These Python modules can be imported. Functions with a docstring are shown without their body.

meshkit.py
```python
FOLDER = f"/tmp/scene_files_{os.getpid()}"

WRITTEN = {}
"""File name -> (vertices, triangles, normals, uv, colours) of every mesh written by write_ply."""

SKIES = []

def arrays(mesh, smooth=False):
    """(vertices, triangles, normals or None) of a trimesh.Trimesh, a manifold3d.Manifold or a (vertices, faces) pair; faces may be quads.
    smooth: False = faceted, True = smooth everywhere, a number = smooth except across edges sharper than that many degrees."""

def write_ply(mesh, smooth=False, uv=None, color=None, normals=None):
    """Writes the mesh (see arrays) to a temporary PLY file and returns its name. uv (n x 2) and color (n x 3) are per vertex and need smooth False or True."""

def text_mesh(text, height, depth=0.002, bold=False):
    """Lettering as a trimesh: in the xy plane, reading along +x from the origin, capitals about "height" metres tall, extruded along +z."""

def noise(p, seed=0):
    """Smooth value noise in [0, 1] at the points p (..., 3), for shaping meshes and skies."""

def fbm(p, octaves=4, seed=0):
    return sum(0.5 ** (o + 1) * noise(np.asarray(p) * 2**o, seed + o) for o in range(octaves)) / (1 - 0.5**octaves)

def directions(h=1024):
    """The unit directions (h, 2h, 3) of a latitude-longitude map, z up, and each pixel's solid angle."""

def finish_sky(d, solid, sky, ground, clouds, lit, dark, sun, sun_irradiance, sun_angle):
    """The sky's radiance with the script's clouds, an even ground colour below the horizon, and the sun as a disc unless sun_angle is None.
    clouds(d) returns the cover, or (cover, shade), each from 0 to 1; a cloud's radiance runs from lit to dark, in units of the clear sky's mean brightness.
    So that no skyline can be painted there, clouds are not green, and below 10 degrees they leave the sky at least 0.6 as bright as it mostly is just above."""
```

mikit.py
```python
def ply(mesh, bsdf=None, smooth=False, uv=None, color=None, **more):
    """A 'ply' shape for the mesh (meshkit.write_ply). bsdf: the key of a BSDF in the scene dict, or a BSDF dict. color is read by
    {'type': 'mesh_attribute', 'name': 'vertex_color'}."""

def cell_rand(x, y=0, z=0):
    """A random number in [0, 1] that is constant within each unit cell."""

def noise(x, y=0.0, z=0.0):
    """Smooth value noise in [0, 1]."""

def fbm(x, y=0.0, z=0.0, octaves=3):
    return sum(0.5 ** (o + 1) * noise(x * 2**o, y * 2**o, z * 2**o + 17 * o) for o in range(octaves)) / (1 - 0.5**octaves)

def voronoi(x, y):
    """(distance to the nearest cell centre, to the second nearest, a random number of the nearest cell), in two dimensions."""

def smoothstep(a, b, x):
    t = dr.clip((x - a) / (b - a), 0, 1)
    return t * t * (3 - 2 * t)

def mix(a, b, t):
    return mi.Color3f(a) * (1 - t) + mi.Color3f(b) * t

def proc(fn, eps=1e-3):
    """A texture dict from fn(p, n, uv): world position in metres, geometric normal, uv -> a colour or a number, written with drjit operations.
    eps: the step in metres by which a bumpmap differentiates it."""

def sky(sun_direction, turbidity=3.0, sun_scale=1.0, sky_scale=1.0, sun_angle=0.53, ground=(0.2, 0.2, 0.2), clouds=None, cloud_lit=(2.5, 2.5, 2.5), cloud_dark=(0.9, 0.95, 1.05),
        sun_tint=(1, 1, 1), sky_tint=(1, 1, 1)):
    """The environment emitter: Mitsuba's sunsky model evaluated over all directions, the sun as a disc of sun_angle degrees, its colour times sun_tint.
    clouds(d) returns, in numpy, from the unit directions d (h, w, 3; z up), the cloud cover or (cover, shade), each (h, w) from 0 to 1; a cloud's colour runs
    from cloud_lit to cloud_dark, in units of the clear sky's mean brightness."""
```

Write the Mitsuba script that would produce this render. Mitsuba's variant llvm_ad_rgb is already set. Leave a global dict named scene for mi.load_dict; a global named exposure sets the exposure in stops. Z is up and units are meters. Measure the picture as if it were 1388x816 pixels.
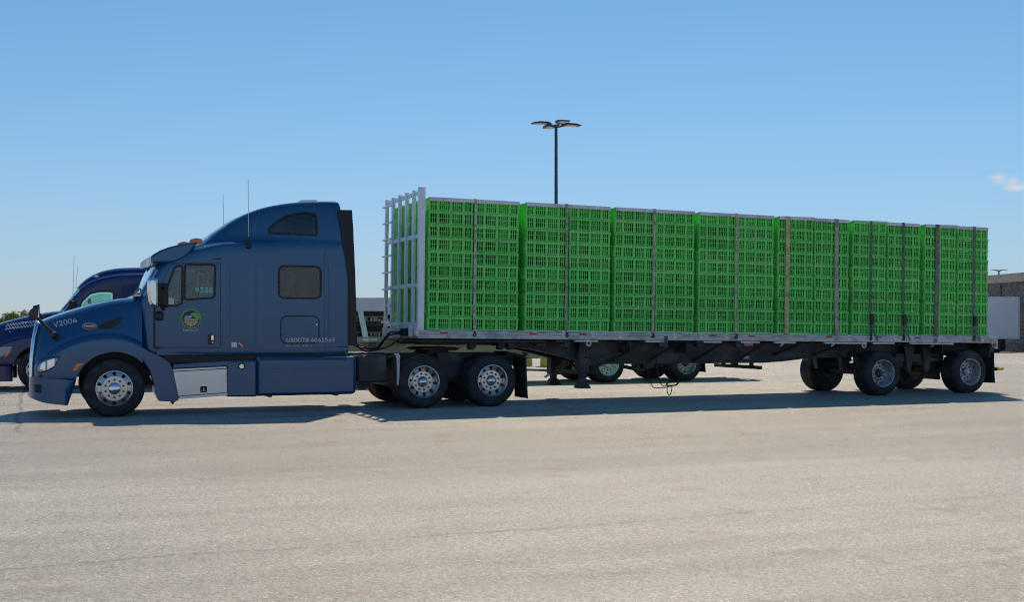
import math, random
import numpy as np, trimesh, mitsuba as mi, mikit, meshkit
import manifold3d as m3
from shapely.geometry import Polygon, Point, box as sbox
from scipy.interpolate import PchipInterpolator as Pchip
from mikit import proc, noise, fbm, smoothstep, mix, cell_rand
import drjit as dr

random.seed(4); RNG = np.random.default_rng(4)
T = mi.ScalarTransform4f
scene, labels = {}, {}

# ------------------------------------------------------------------ camera, sky, exposure
EYE = 1.56
scene['camera'] = {'type': 'perspective', 'fov': math.degrees(2 * math.atan(694 / 1600.)), 'fov_axis': 'x', 'near_clip': 0.1, 'far_clip': 6000.,
                   'principal_point_offset_y': -32 / 816.,
                   'to_world': T().look_at(origin=[0, 0, EYE], target=[0, 1, EYE], up=[0, 0, 1])}
SUN = np.array([0.40, 3.1, 4.12])


def cloud_cover(d):
    az = np.degrees(np.arctan2(d[..., 0], d[..., 1])); el = np.degrees(np.arcsin(np.clip(d[..., 2], -1, 1)))
    n = meshkit.fbm(np.stack([az * 2.2, el * 3.5, az * 0], -1), 3, 5)
    out = np.zeros(az.shape)
    for a, e, w, h, s in ((22.45, 6.55, .34, .17, .5), (22.95, 6.35, .26, .22, .45), (23.15, 6.15, .5, .14, .5), (22.4, 6.25, .2, .12, .3), (26.5, 6.6, 1.2, .3, .6), (31, 7.3, 2., .4, .6)):
        out = np.maximum(out, 1.5 * s * np.clip(1.45 - np.sqrt(((az - a) / w) ** 2 + ((el - e) / h) ** 2), 0, 1) * np.clip(n * 2.2 - .3, 0, 1.3))
    veil = HAZE * np.exp(-np.maximum(el, 0) / 5.0)
    cover = 1 - (1 - np.clip(out, 0, 1)) * (1 - veil)
    return cover, veil * (1 - np.clip(out, 0, 1)) / np.maximum(cover, 1e-6)


HAZE = .90
scene['sky'] = mikit.sky(SUN, turbidity=2.4, sky_tint=(.60, .94, 1.10), ground=(.3, .27, .23), clouds=cloud_cover, cloud_lit=(2.9, 2.9, 2.9), cloud_dark=(2.15, 2.28, 2.32))
exposure = 1.5

# ------------------------------------------------------------------ materials


def pbr(c, r=.5, **k):
    return {'type': 'principled', 'base_color': c if isinstance(c, dict) else {'type': 'rgb', 'value': list(c)}, 'roughness': r, **k}


def two(b): return {'type': 'twosided', 'bsdf': b}


def metal(r, g, b, a): return {'type': 'roughconductor', 'material': 'none', 'alpha': a, 'specular_reflectance': {'type': 'rgb', 'value': [r, g, b]}}


def speck(c, amt, f, f2=None):
    c = np.array(c)
    f2 = f2 or f * 6
    def fn(p, n, uv):
        v = fbm(p.x * f, p.y * f, p.z * f, 3) * .6 + noise(p.x * f2, p.y * f2, p.z * f2) * .4
        return mi.Color3f(*[float(x) for x in c]) * (1 + amt * (v - .5) * 2)
    return proc(fn)


def dusty(c, dust, amt, f):
    def fn(p, n, uv):
        v = fbm(p.x * f, p.y * f, p.z * f * 1.5, 4)
        return mix(list(c), list(dust), smoothstep(.42, .75, v) * amt)
    return proc(fn)


M = scene
def panel_wave(p, n, uv): return noise(p.x * 1.7, p.y * 1.7, p.z * 1.9) * .75 + noise(p.x * 4.1, p.y * 4.1, p.z * 4.6) * .25


def wavy(b, a=.0035): return {'type': 'bumpmap', 'scale': a, 'arbitrary': proc(panel_wave, 1e-2), 'bsdf': b}


M['paint_blue'] = wavy(pbr(speck((.012, .082, .186), .12, 40.), .13, specular=.36, metallic=.15, clearcoat=1., clearcoat_gloss=.985))
M['paint_navy'] = wavy(pbr((.008, .019, .105), .16, specular=.38, clearcoat=.6, clearcoat_gloss=.985))
M['chrome'] = metal(.78, .79, .80, .04)
M['brushed'] = pbr(speck((.62, .62, .63), .1, 6.), .33, metallic=1.)
M['alu'] = pbr(dusty((.50, .50, .51), (.28, .27, .27), .8, 5.), .42, metallic=.3)
M['alu_bright'] = pbr(speck((.74, .76, .79), .15, 3., 60.), .4, metallic=.15)
M['alu_dull'] = pbr(dusty((.72, .70, .72), (.44, .42, .42), .8, 3.), .5, metallic=.1)
M['rim_alu'] = pbr(speck((.50, .51, .53), .15, 12.), .24, metallic=.95)
M['lug_dark'] = pbr((.05, .05, .055), .35, metallic=.6)
M['rim_steel'] = pbr(dusty((.44, .45, .47), (.16, .16, .16), .8, 9.), .42, metallic=.4)
M['rim_white'] = pbr((.62, .68, .72), .4)
M['rubber'] = pbr(dusty((.018, .019, .022), (.055, .052, .050), .7, 5.), .7, specular=.4)
M['black'] = pbr((.010, .010, .012), .5)
M['black_gloss'] = pbr((.008, .008, .010), .18)
M['frame_black'] = pbr(dusty((.024, .026, .032), (.095, .090, .090), .75, 2.2), .55, specular=.5)
M['rust_black'] = pbr(dusty((.022, .016, .014), (.06, .035, .025), .6, 3.), .8)
M['beige'] = pbr(dusty((.37, .325, .285), (.23, .205, .18), .8, 1.3), .6)
M['dark_wood'] = pbr(dusty((.022, .015, .012), (.06, .04, .03), .7, 4.), .8)
M['pale_wood'] = pbr(speck((.33, .25, .18), .35, 8.), .8)
M['glass_clear'] = {'type': 'thindielectric', 'int_ior': 1.5, 'specular_transmittance': {'type': 'rgb', 'value': [.50, .60, .64]}}
M['glass_teal'] = {'type': 'thindielectric', 'int_ior': 1.5, 'specular_transmittance': {'type': 'rgb', 'value': [.60, .84, .80]}}
M['glass_dark'] = {'type': 'thindielectric', 'int_ior': 1.5, 'specular_transmittance': {'type': 'rgb', 'value': [.04, .05, .065]}}
M['interior'] = pbr((.05, .05, .055), .8)
M['seat_grey'] = pbr((.14, .13, .12), .9)
M['orange'] = pbr((.85, .20, .03), .25, clearcoat=1.)
M['red'] = pbr((.45, .04, .03), .35)
M['red_dull'] = pbr((.30, .05, .04), .5)
M['white'] = pbr((.75, .75, .75), .45)
M['off_white'] = pbr((.55, .55, .54), .5)
M['teal_print'] = pbr((.25, .62, .62), .5)
M['lens'] = pbr((.22, .26, .31), .10, metallic=.4, clearcoat=1.)
M['logo_green'] = pbr((.10, .36, .08), .45)
M['logo_leaf'] = pbr((.16, .50, .06), .45)
M['logo_field'] = pbr((.62, .42, .12), .5)
M['logo_disc'] = pbr((.015, .035, .09), .4)
M['yellow'] = pbr(dusty((.62, .45, .03), (.35, .25, .05), .6, 4.), .55)
M['van_white'] = pbr(speck((.78, .79, .81), .06, .8), .35)
M['wall_pale'] = pbr(speck((.56, .57, .60), .08, .3), .6)
M['parapet'] = pbr(speck((.40, .35, .29), .12, .6), .85)
M['pole_blue'] = pbr((.03, .05, .09), .45)
M['lamp_glass'] = pbr((.55, .50, .44), .3)
M['car_blue'] = pbr((.02, .05, .14), .3, clearcoat=1.)


def stone_fn(p, n, uv):
    u, v = p.y * 3.4 + p.x * .8, p.z * 6.5
    row = dr.floor(v)
    uu = u + cell_rand(row, 3) * 2.
    c = cell_rand(dr.floor(uu * .9), row, 7)
    fu, fv = uu * .9 - dr.floor(uu * .9), v - row
    mortar = dr.select((fu < .06) | (fv < .12), 1., 0.)
    return mix(mix([.06, .055, .055], [.19, .165, .15], c), [.13, .125, .12], mortar)


M['stone'] = pbr(proc(stone_fn), .85)


def crate_green(k):
    c = (.19 * k, .80 * k, .17 * k)
    def fn(p, n, uv):
        # faded and dusty patches on the plastic, a different tint from crate to crate
        f = fbm(p.x * 2.3 + 7 * k, p.y * 2.3, p.z * 4.2, 3)
        d = smoothstep(.56, .72, noise(p.x * 9, p.y * 9, p.z * 14))
        return mix(mix([c[0], c[1], c[2]], [.30, .82, .24], smoothstep(.45, .75, f) * .7), [.36, .52, .26], d * .35)
    return {'type': 'principledthin', 'base_color': proc(fn), 'roughness': .36, 'diff_trans': .13, 'spec_trans': 0.}


for i, k in enumerate((.90, .98, 1.05)):
    M[f'crate_green_{i}'] = crate_green(k)

TH = math.radians(22.)
CU, SU = math.cos(TH), math.sin(TH)


def ground_fn(p, n, uv):
    u = p.x * CU + p.y * SU
    v = -p.x * SU + p.y * CU
    big = fbm(u * .12 + 5, v * .30 + 3, 0., 4)
    streak = fbm(u * .28 + 11, v * 2.6 + 7, 2., 4)
    mid = fbm(p.x * 1.7, p.y * 1.7, 4., 3)
    g1 = noise(p.x * 85, p.y * 85, 1.)
    g2 = noise(p.x * 190, p.y * 190, 2.)
    col = mix([.234, .221, .192], [.294, .278, .244], smoothstep(.3, .7, big))
    col = col * (.88 + .22 * smoothstep(.25, .75, streak)) * (.93 + .14 * mid)
    g3 = smoothstep(.30, .70, noise(p.x * 52 + 3, p.y * 52, 3.))
    col = col * (.54 + .42 * smoothstep(.25, .75, g1) + .26 * g2 + .22 * g3)
    fl = noise(p.x * 60 + 9, p.y * 60, 5.)
    col = mix(col, [.62, .58, .52], smoothstep(.86, .95, fl) * .7)
    col = mix(col, [.10, .09, .085], smoothstep(.87, .95, noise(p.x * 70, p.y * 70 + 4, 8.)) * .7)
    # stains: oily patches with ragged outlines
    st = fbm(p.x * 2.1 + 40, p.y * 2.6 + 9, 6., 4)
    col = mix(col, col * mi.Color3f(.84, .81, .78), smoothstep(.70, .76, st))
    wob = (noise(u * 1.3, 3.) - .5) * .10 + (noise(u * 6., 9.) - .5) * .04
    grit = (.25 + .75 * smoothstep(.3, .6, noise(p.x * 34, p.y * 34, 7.))) * (.65 + .35 * smoothstep(.3, .6, noise(u * .9, 21., 2.)))
    for v0, sl, w, a in ((8.16, .018, .036, .5), (5.2, -.03, .014, .4), (17.95, .0, .02, .6), (13.8, .01, .014, .5), (29., .0, .03, .4), (36., .0, .03, .4)):
        d = dr.abs(v - v0 - sl * (u + 2.) + wob)
        col = mix(col, [.085, .075, .065], (1 - smoothstep(w * .4, w * 1.6, d)) * a * grit)
    for u0, w, a, lo in ((-.25, .035, .9, 18.2), (7.3, .02, .3, 24.), (-14.8, .02, .4, 18.), (16.3, .02, .3, 18.)):
        d = dr.abs(u - u0 + (noise(v * 1.1, 5.) - .5) * .12)
        col = mix(col, [.09, .08, .07], (1 - smoothstep(w * .4, w * 1.5, d)) * a * grit * smoothstep(lo, lo + .4, v))
    return col


def ground_bump(p, n, uv):
    return noise(p.x * 85, p.y * 85, 1.) * .6 + noise(p.x * 52 + 3, p.y * 52, 3.) * .4


M['pavement_mat'] = pbr(proc(ground_fn), .62, specular=.55)
M['pavement_bump'] = {'type': 'bumpmap', 'scale': .004, 'arbitrary': proc(ground_bump, 2e-3), 'bsdf': {'type': 'ref', 'id': 'pavement_mat'}}

# ------------------------------------------------------------------ mesh helpers


def mani(mesh):
    if isinstance(mesh, m3.Manifold):
        return mesh
    m = trimesh.Trimesh(mesh.vertices, mesh.faces, process=True)
    return m3.Manifold(m3.Mesh(vert_properties=np.asarray(m.vertices, np.float32), tri_verts=np.asarray(m.faces, np.uint32)))


def tri(m):
    if isinstance(m, trimesh.Trimesh):
        return m
    q = m.to_mesh()
    return trimesh.Trimesh(q.vert_properties[:, :3], q.tri_verts, process=False)


def join(*ms):
    ms = [x for m in ms for x in (m if isinstance(m, (list, tuple)) else [m])]
    return trimesh.util.concatenate([tri(m) for m in ms])


def bx(x0, x1, y0, y1, z0, z1):
    m = trimesh.creation.box([x1 - x0, y1 - y0, z1 - z0])
    m.apply_translation([(x0 + x1) / 2, (y0 + y1) / 2, (z0 + z1) / 2])
    return m


def rb(x0, x1, y0, y1, z0, z1, c=.01):
    c = min(c, .49 * min(x1 - x0, y1 - y0, z1 - z0))
    pts = []
    for x, dx in ((x0, c), (x1, -c)):
        for y, dy in ((y0, c), (y1, -c)):
            for z, dz in ((z0, c), (z1, -c)):
                pts += [(x, y + dy, z + dz), (x + dx, y, z + dz), (x + dx, y + dy, z)]
    return m3.Manifold.hull_points(np.array(pts, np.float64))


SWAP = np.array([[1, 0, 0, 0], [0, 0, 1, 0], [0, 1, 0, 0]], float)      # (x, z) polygon extruded along y


def prism(poly, y0, y1):
    """polygon in (x, z) -> solid between y0 and y1"""
    p = np.array(poly.exterior.coords[:-1] if isinstance(poly, Polygon) else poly, float)
    if Polygon(p).exterior.is_ccw is False:
        p = p[::-1]
    s = m3.CrossSection([p]).extrude(y1 - y0).transform(SWAP)
    return s.translate([0, y0, 0])


def cprism(poly, y0, y1, c=.03, both=True):
    """convex polygon prism with chamfered outer edges"""
    P = Polygon(poly)
    inner = np.array(P.buffer(-c, join_style=2).exterior.coords[:-1])
    full = np.array(P.exterior.coords[:-1])
    pts = [(x, y0, z) for x, z in inner] + [(x, y0 + c, z) for x, z in full]
    pts += [(x, y1 - c, z) for x, z in full] + [(x, y1, z) for x, z in inner] if both else [(x, y1, z) for x, z in full]
    return m3.Manifold.hull_points(np.array(pts, np.float64))


def rrect(x0, x1, z0, z1, r, n=6):
    return sbox(x0 + r, z0 + r, x1 - r, z1 - r).buffer(r, quad_segs=n)


def cyl_y(x, z, r, y0, y1, n=32):
    return m3.Manifold.cylinder(y1 - y0, r, r, n).transform(SWAP).translate([x, y0, z])


def cyl_z(x, y, r, z0, z1, n=20, r2=None):
    return m3.Manifold.cylinder(z1 - z0, r, r if r2 is None else r2, n).translate([x, y, z0])


def lathe_y(prof, n=48):
    """closed profile of (r, y), revolved about the y axis"""
    prof = np.array(prof, float); a = np.arange(n) * 2 * np.pi / n; k = len(prof)
    v = np.stack([prof[None, :, 0] * np.cos(a)[:, None], np.repeat(prof[None, :, 1], n, 0), prof[None, :, 0] * np.sin(a)[:, None]], -1).reshape(-1, 3)
    f = []
    i, j = np.meshgrid(np.arange(n), np.arange(k), indexing='ij')
    A, B, C, D = i * k + j, ((i + 1) % n) * k + j, ((i + 1) % n) * k + (j + 1) % k, i * k + (j + 1) % k
    f = np.concatenate([np.stack([A, B, C], -1).reshape(-1, 3), np.stack([A, C, D], -1).reshape(-1, 3)])
    m = trimesh.Trimesh(v, f, process=True)
    m.update_faces(m.nondegenerate_faces())
    if m.volume < 0:
        m.invert()
    return m


def tube(pts, r, n=8, smooth_path=True):
    pts = np.array(pts, float)
    if smooth_path and len(pts) > 2:
        t = np.linspace(0, 1, len(pts)); from_ = [Pchip(t, pts[:, k]) for k in range(3)]
        tt = np.linspace(0, 1, len(pts) * 6); pts = np.stack([g(tt) for g in from_], 1)
    d = np.gradient(pts, axis=0); d /= np.linalg.norm(d, axis=1, keepdims=True)
    ref = np.array([0, 0, 1.]) if abs(d[0][2]) < .8 else np.array([1., 0, 0])
    v = []
    for p, w in zip(pts, d):
        a = np.cross(w, ref); a /= np.linalg.norm(a); b = np.cross(w, a); ref = -b if np.dot(-b, ref) > 0 else b
        a = np.cross(w, ref); a /= np.linalg.norm(a); b = np.cross(w, a)
        for k in range(n):
            v.append(p + r * (math.cos(2 * math.pi * k / n) * a + math.sin(2 * math.pi * k / n) * b))
    f, m = [], len(pts)
    for i in range(m - 1):
        for k in range(n):
            A, B, C, D = i * n + k, i * n + (k + 1) % n, (i + 1) * n + (k + 1) % n, (i + 1) * n + k
            f += [(A, B, C), (A, C, D)]
    v += [pts[0], pts[-1]]
    for k in range(n):
        f += [(len(v) - 2, (k + 1) % n, k), (len(v) - 1, (m - 1) * n + k, (m - 1) * n + (k + 1) % n)]
    t = trimesh.Trimesh(v, f, process=False)
    if t.volume < 0:
        t.invert()
    return t


def bar(p, q, w, h=None):
    """square bar from p to q"""
    return tube([p, q], (w + (h or w)) / 2 / math.sqrt(2), 4, False)


def chaikin(p, it=2, closed=False):
    p = np.array(p, float)
    for _ in range(it):
        if closed:
            q = np.roll(p, -1, 0)
            p = np.stack([.75 * p + .25 * q, .25 * p + .75 * q], 1).reshape(-1, 2)
        else:
            a, b = p[:-1], p[1:]
            p = np.vstack([p[:1], np.stack([.75 * a + .25 * b, .25 * a + .75 * b], 1).reshape(-1, 2)[1:-1], p[-1:]])
    return p


def loft(xs, halves, mid):
    """halves: for each station a half ring (k, 2) of (y, z) from the lower outer edge to the top centre; mirrored about y = mid"""
    rings = []
    for x, h in zip(xs, halves):
        h = np.array(h)
        far = h[:-1][::-1].copy(); far[:, 0] = 2 * mid - far[:, 0]
        r = np.vstack([h, far])
        rings.append(np.column_stack([np.full(len(r), x), r]))
    k = len(rings[0]); v = np.vstack(rings + [rings[0].mean(0)[None], rings[-1].mean(0)[None]]); f = []
    for i in range(len(rings) - 1):
        for j in range(k):
            A, B, C, D = i * k + j, i * k + (j + 1) % k, (i + 1) * k + (j + 1) % k, (i + 1) * k + j
            f += [(A, B, C), (A, C, D)]
    n0, n1, e = len(v) - 2, len(v) - 1, (len(rings) - 1) * k
    for j in range(k):
        f += [(n0, (j + 1) % k, j), (n1, e + j, e + (j + 1) % k)]
    m = trimesh.Trimesh(v, f, process=True)
    if m.volume < 0:
        m.invert()
    return mani(m)


def side_text(s, x, z, y, h, depth=.002, bold=False, rot=0., center=False):
    """lettering on a face that looks towards -y"""
    t = meshkit.text_mesh(s, h, depth, bold)
    if center:
        t.apply_translation([-(t.bounds[0][0] + t.bounds[1][0]) / 2, 0, 0])
    a = math.radians(rot); v = t.vertices.copy()
    X, Z = v[:, 0] * math.cos(a) - v[:, 1] * math.sin(a), v[:, 0] * math.sin(a) + v[:, 1] * math.cos(a)
    t.vertices = np.column_stack([x + X, y - v[:, 2], z + Z])
    return t


COUNT = {}


def key_for(name):
    """the first free key: name, name_001, ..."""
    n = COUNT.get(name, -1) + 1; COUNT[name] = n
    return name if n == 0 else f'{name}_{n:03d}'


PLACE = {}


def thing(name, label, cat, tw=None, group=None):
    k = key_for(name); PLACE[k] = tw
    labels[k] = {'label': label, 'category': cat}
    if group:
        labels[k]['group'] = group
    return k


SPLIT = 'spring_hanger landing_gear leg axle_group outrigger mud_guard_arm tank_strap seat drive_axle suspension frame_rail chassis reflector_strip brace foot cable_coil air_coupling underbody post_base bracket rear_guard'.split()


def put(parent, name, mesh, mat, smooth=25, label=None, tw='inherit', kind=None):
    """a part (or sub-part) of parent; pieces that do not touch become parts of their own"""
    if name in SPLIT:
        pieces = tri(mesh).split(only_watertight=False) if isinstance(mesh, m3.Manifold) else trimesh.Trimesh(mesh.vertices, mesh.faces, process=True).split(only_watertight=False)
        if len(pieces) > 1:
            return [put_one(parent, name, q, mat, smooth, label, tw, kind) for q in pieces][0]
    return put_one(parent, name, mesh, mat, smooth, label, tw, kind)


def put_one(parent, name, mesh, mat, smooth=25, label=None, tw='inherit', kind=None):
    k = key_for(f'{parent}__{name}')
    PLACE[k] = PLACE.get(parent) if isinstance(tw, str) else tw
    d = mikit.ply(tri(mesh), mat, smooth=smooth)
    if PLACE[k] is not None:
        d['to_world'] = PLACE[k]
    scene[k] = d
    if label or kind:
        labels[k] = {**({'label': label} if label else {}), **({'kind': kind} if kind else {})}
    return k


def again(parent, name, src, tw, label=None):
    """a copy of an entry under a new parent with its own transform"""
    k = key_for(f'{parent}__{name}'); PLACE[k] = tw
    scene[k] = {**scene[src], 'to_world': tw}
    if label:
        labels[k] = {'label': label}
    return k


def single(name, mesh, mat, label, cat, tw=None, group=None, smooth=25, kind=None):
    k = key_for(name); d = mikit.ply(tri(mesh), mat, smooth=smooth)
    if tw is not None:
        d['to_world'] = tw
    scene[k] = d; PLACE[k] = tw
    labels[k] = {'label': label, 'category': cat}
    if group:
        labels[k]['group'] = group
    if kind:
        labels[k] = {'label': label, 'kind': kind}
    return k


def structure(name, mesh, mat, label=None, smooth=False):
    scene[name] = mikit.ply(mesh, mat, smooth=smooth)
    labels[name] = {'kind': 'structure', **({'label': label} if label else {})}


# ------------------------------------------------------------------ the lot
def gz(y):
    return float(np.interp(y, [-1e4, 40, 110, 1e5], [0, 0, -.75, -.75]))


ys = [-300, 0, 20, 40, 60, 80, 110, 160, 300, 800, 3000]
xs_ = [-2500, -300, -60, 0, 60, 300, 2500]
gv = [(x, y, gz(y)) for y in ys for x in xs_]
gf = [(j * 7 + i, j * 7 + i + 1, (j + 1) * 7 + i + 1, (j + 1) * 7 + i) for j in range(len(ys) - 1) for i in range(6)]
structure('pavement', (np.array(gv, float), np.array(gf)), 'pavement_bump', 'wide pale grey lot of weathered fine-grained paving with thin cracks')

P0 = (-1.5890, 21.9178)
TRUCK = T().translate([P0[0], P0[1], 0]).rotate([0, 0, 1], 22.)          # x: along the truck towards its rear, y: from its near side to its far side
PITCH = .70
TRAIL = TRUCK @ T().translate([0, 0, 1.464]).rotate([0, 1, 0], PITCH).translate([0, 0, -1.464])
W = 2.44

# ------------------------------------------------------------------ wheels


def tyre_mesh(r=.495, w=.275, n=64):
    ri = .293
    prof = [(ri, .02), (ri + .02, .0), (r * .80, -.012), (r * .90, .004), (r * .955, .022), (r * .985, .042), (r, .062)]
    ys_ = np.linspace(.062, w - .062, 5)
    tread = []
    for a in ys_[1:-1]:
        tread += [(r, a - .008), (r - .012, a - .005), (r - .012, a + .005), (r, a + .008)]
    back = [(q, w - y) for q, y in prof[::-1]]
    return lathe_y(prof + tread + back, n)


def holes(disc, n, rad, hr, phase=0., depth=.6):
    return disc - m3.Manifold.batch_boolean([cyl_y(rad * math.cos(phase + i * 2 * math.pi / n), rad * math.sin(phase + i * 2 * math.pi / n), hr, -.2, depth, 14) for i in range(n)], m3.OpType.Add)


def rim_front():
    prof = [(.305, .0), (.300, -.014), (.285, -.016), (.272, -.004), (.24, -.016), (.218, -.022), (.208, -.045), (.10, -.047), (.10, .02), (.27, .05), (.285, .24), (.305, .25)]
    return holes(mani(lathe_y(prof, 64)), 10, .250, .030, math.radians(18))


def rim_dish(d=.115, w=.26):
    prof = [(.306, .0), (.302, -.012), (.288, -.014), (.270, .012), (.262, d - .02), (.245, d), (.206, d - .012), (.198, d - .04), (.10, d - .042), (.10, d + .03), (.27, d + .04), (.275, w), (.306, w)]
    return holes(mani(lathe_y(prof, 64)), 10, .229, .026, math.radians(18))


def lugs(n, rad, y, s=.017, h=.03):
    out = []
    for i in range(n):
        a = i * 2 * math.pi / n + .3
        out.append(tri(m3.Manifold.cylinder(h, s * 1.25, s, 6).transform(SWAP).mirror([0, 1, 0]).translate([rad * math.cos(a), y, rad * math.sin(a)])))
    return join(out)


def dome(r, y, h, n=32):
    a = np.linspace(0, np.pi / 2, 8)
    return lathe_y([(0.0005, y - h)] + [(r * math.sin(t) + .0005, y - h * math.cos(t)) for t in a[1:]] + [(r, y + .02), (.0005, y + .02)], n)


def oil_hub(r, y, h):
    return lathe_y([(.0005, y - h), (r * .55, y - h), (r * .6, y - h + .015), (r * .9, y - h + .03), (r, y - h + .05), (r, y), (.0005, y)], 24)


TYRE, TYRE_IN = tyre_mesh(), tyre_mesh(n=40)
RIMF, RIMD, LUGF, LUGD = tri(rim_front()), tri(rim_dish()), lugs(10, .148, -.042), lugs(10, .148, .08)
TYRE_W, RIMT, LUGT = tyre_mesh(w=.44), tri(rim_dish(.195, .42)), lugs(10, .148, .16)
DOME_F, DOME_D = dome(.098, -.047, .05), dome(.092, .075, .085)
HUBT, HUBW = oil_hub(.085, .08, .09), oil_hub(.085, .16, .09)
AXLE_IN = lathe_y([(.0005, -.1), (.29, -.1), (.29, .1), (.2, .12), (.2, .2), (.0005, .2)], 28)


def at(base, x, y, z=0., flip=False):
    t = base @ T().translate([x, y, z])
    return t @ T().rotate([0, 0, 1], 180) if flip else t


WSRC = {}


def wpart(parent, name, mesh, mat, tw):
    s = WSRC.get((id(mesh), mat))
    if s is None:
        k = WSRC[(id(mesh), mat)] = put(parent, name, mesh, mat, 35, tw=tw)
    else:
        k = again(parent, name, s, tw)
    if name == 'lug_nuts':
        labels[k] = {'kind': 'stuff'}


def wheel(veh, base, x, y, z, kind, flip=False, spin=0., rim='rim_alu', hub='chrome', label=None):
    """a wheel whose outer face lies at y (looking to -y, or to +y if flipped)"""
    w = key_for(f'{veh}__wheel')
    if label:
        labels[w] = {'label': label}
    tw = at(base, x, y, z, flip) @ T().rotate([0, 1, 0], spin)
    PLACE[w] = tw
    wpart(w, 'tyre', TYRE_W if kind == 'wide' else TYRE, 'rubber', tw)
    if kind == 'wide':
        wpart(w, 'rim', RIMT, rim, tw); wpart(w, 'lug_nuts', LUGT, 'lug_dark', tw); wpart(w, 'hub_cap', HUBW, hub, tw)
        wpart(w, 'drum', AXLE_IN, 'frame_black', tw @ T().translate([0, .36, 0]))
    elif kind == 'front':
        wpart(w, 'rim', RIMF, rim, tw); wpart(w, 'lug_nuts', LUGF, 'lug_dark', tw); wpart(w, 'hub_cap', DOME_F, hub, tw)
    else:
        wpart(w, 'rim', RIMD, rim, tw); wpart(w, 'lug_nuts', LUGD, 'lug_dark', tw)
        wpart(w, 'hub_cap', DOME_D if hub == 'chrome' else HUBT, hub, tw)
        t2 = tw @ T().translate([0, .335, 0])
        wpart(w, 'tyre', TYRE_IN, 'rubber', t2)
        wpart(w, 'drum', AXLE_IN, 'frame_black', tw @ T().translate([0, .45, 0]))
    return w


# ------------------------------------------------------------------ tractor bodies
def half_cab(yo, z0, zs, yd, zt):
    """half section: outer wall, shoulder at zs, dome wall at yd, top zt"""
    return chaikin([(yo + .06, z0), (yo + .01, z0 + .01), (yo, z0 + .12), (yo, zs - .30), (yo + .005, zs - .10), (yo + .03, zs), (yd, zs + .03), (yd + .03, zs + .5 * (zt - zs)), (yd + .09, zt - .055), (yd + .24, zt - .012), (1.22, zt)], 2)


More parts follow.
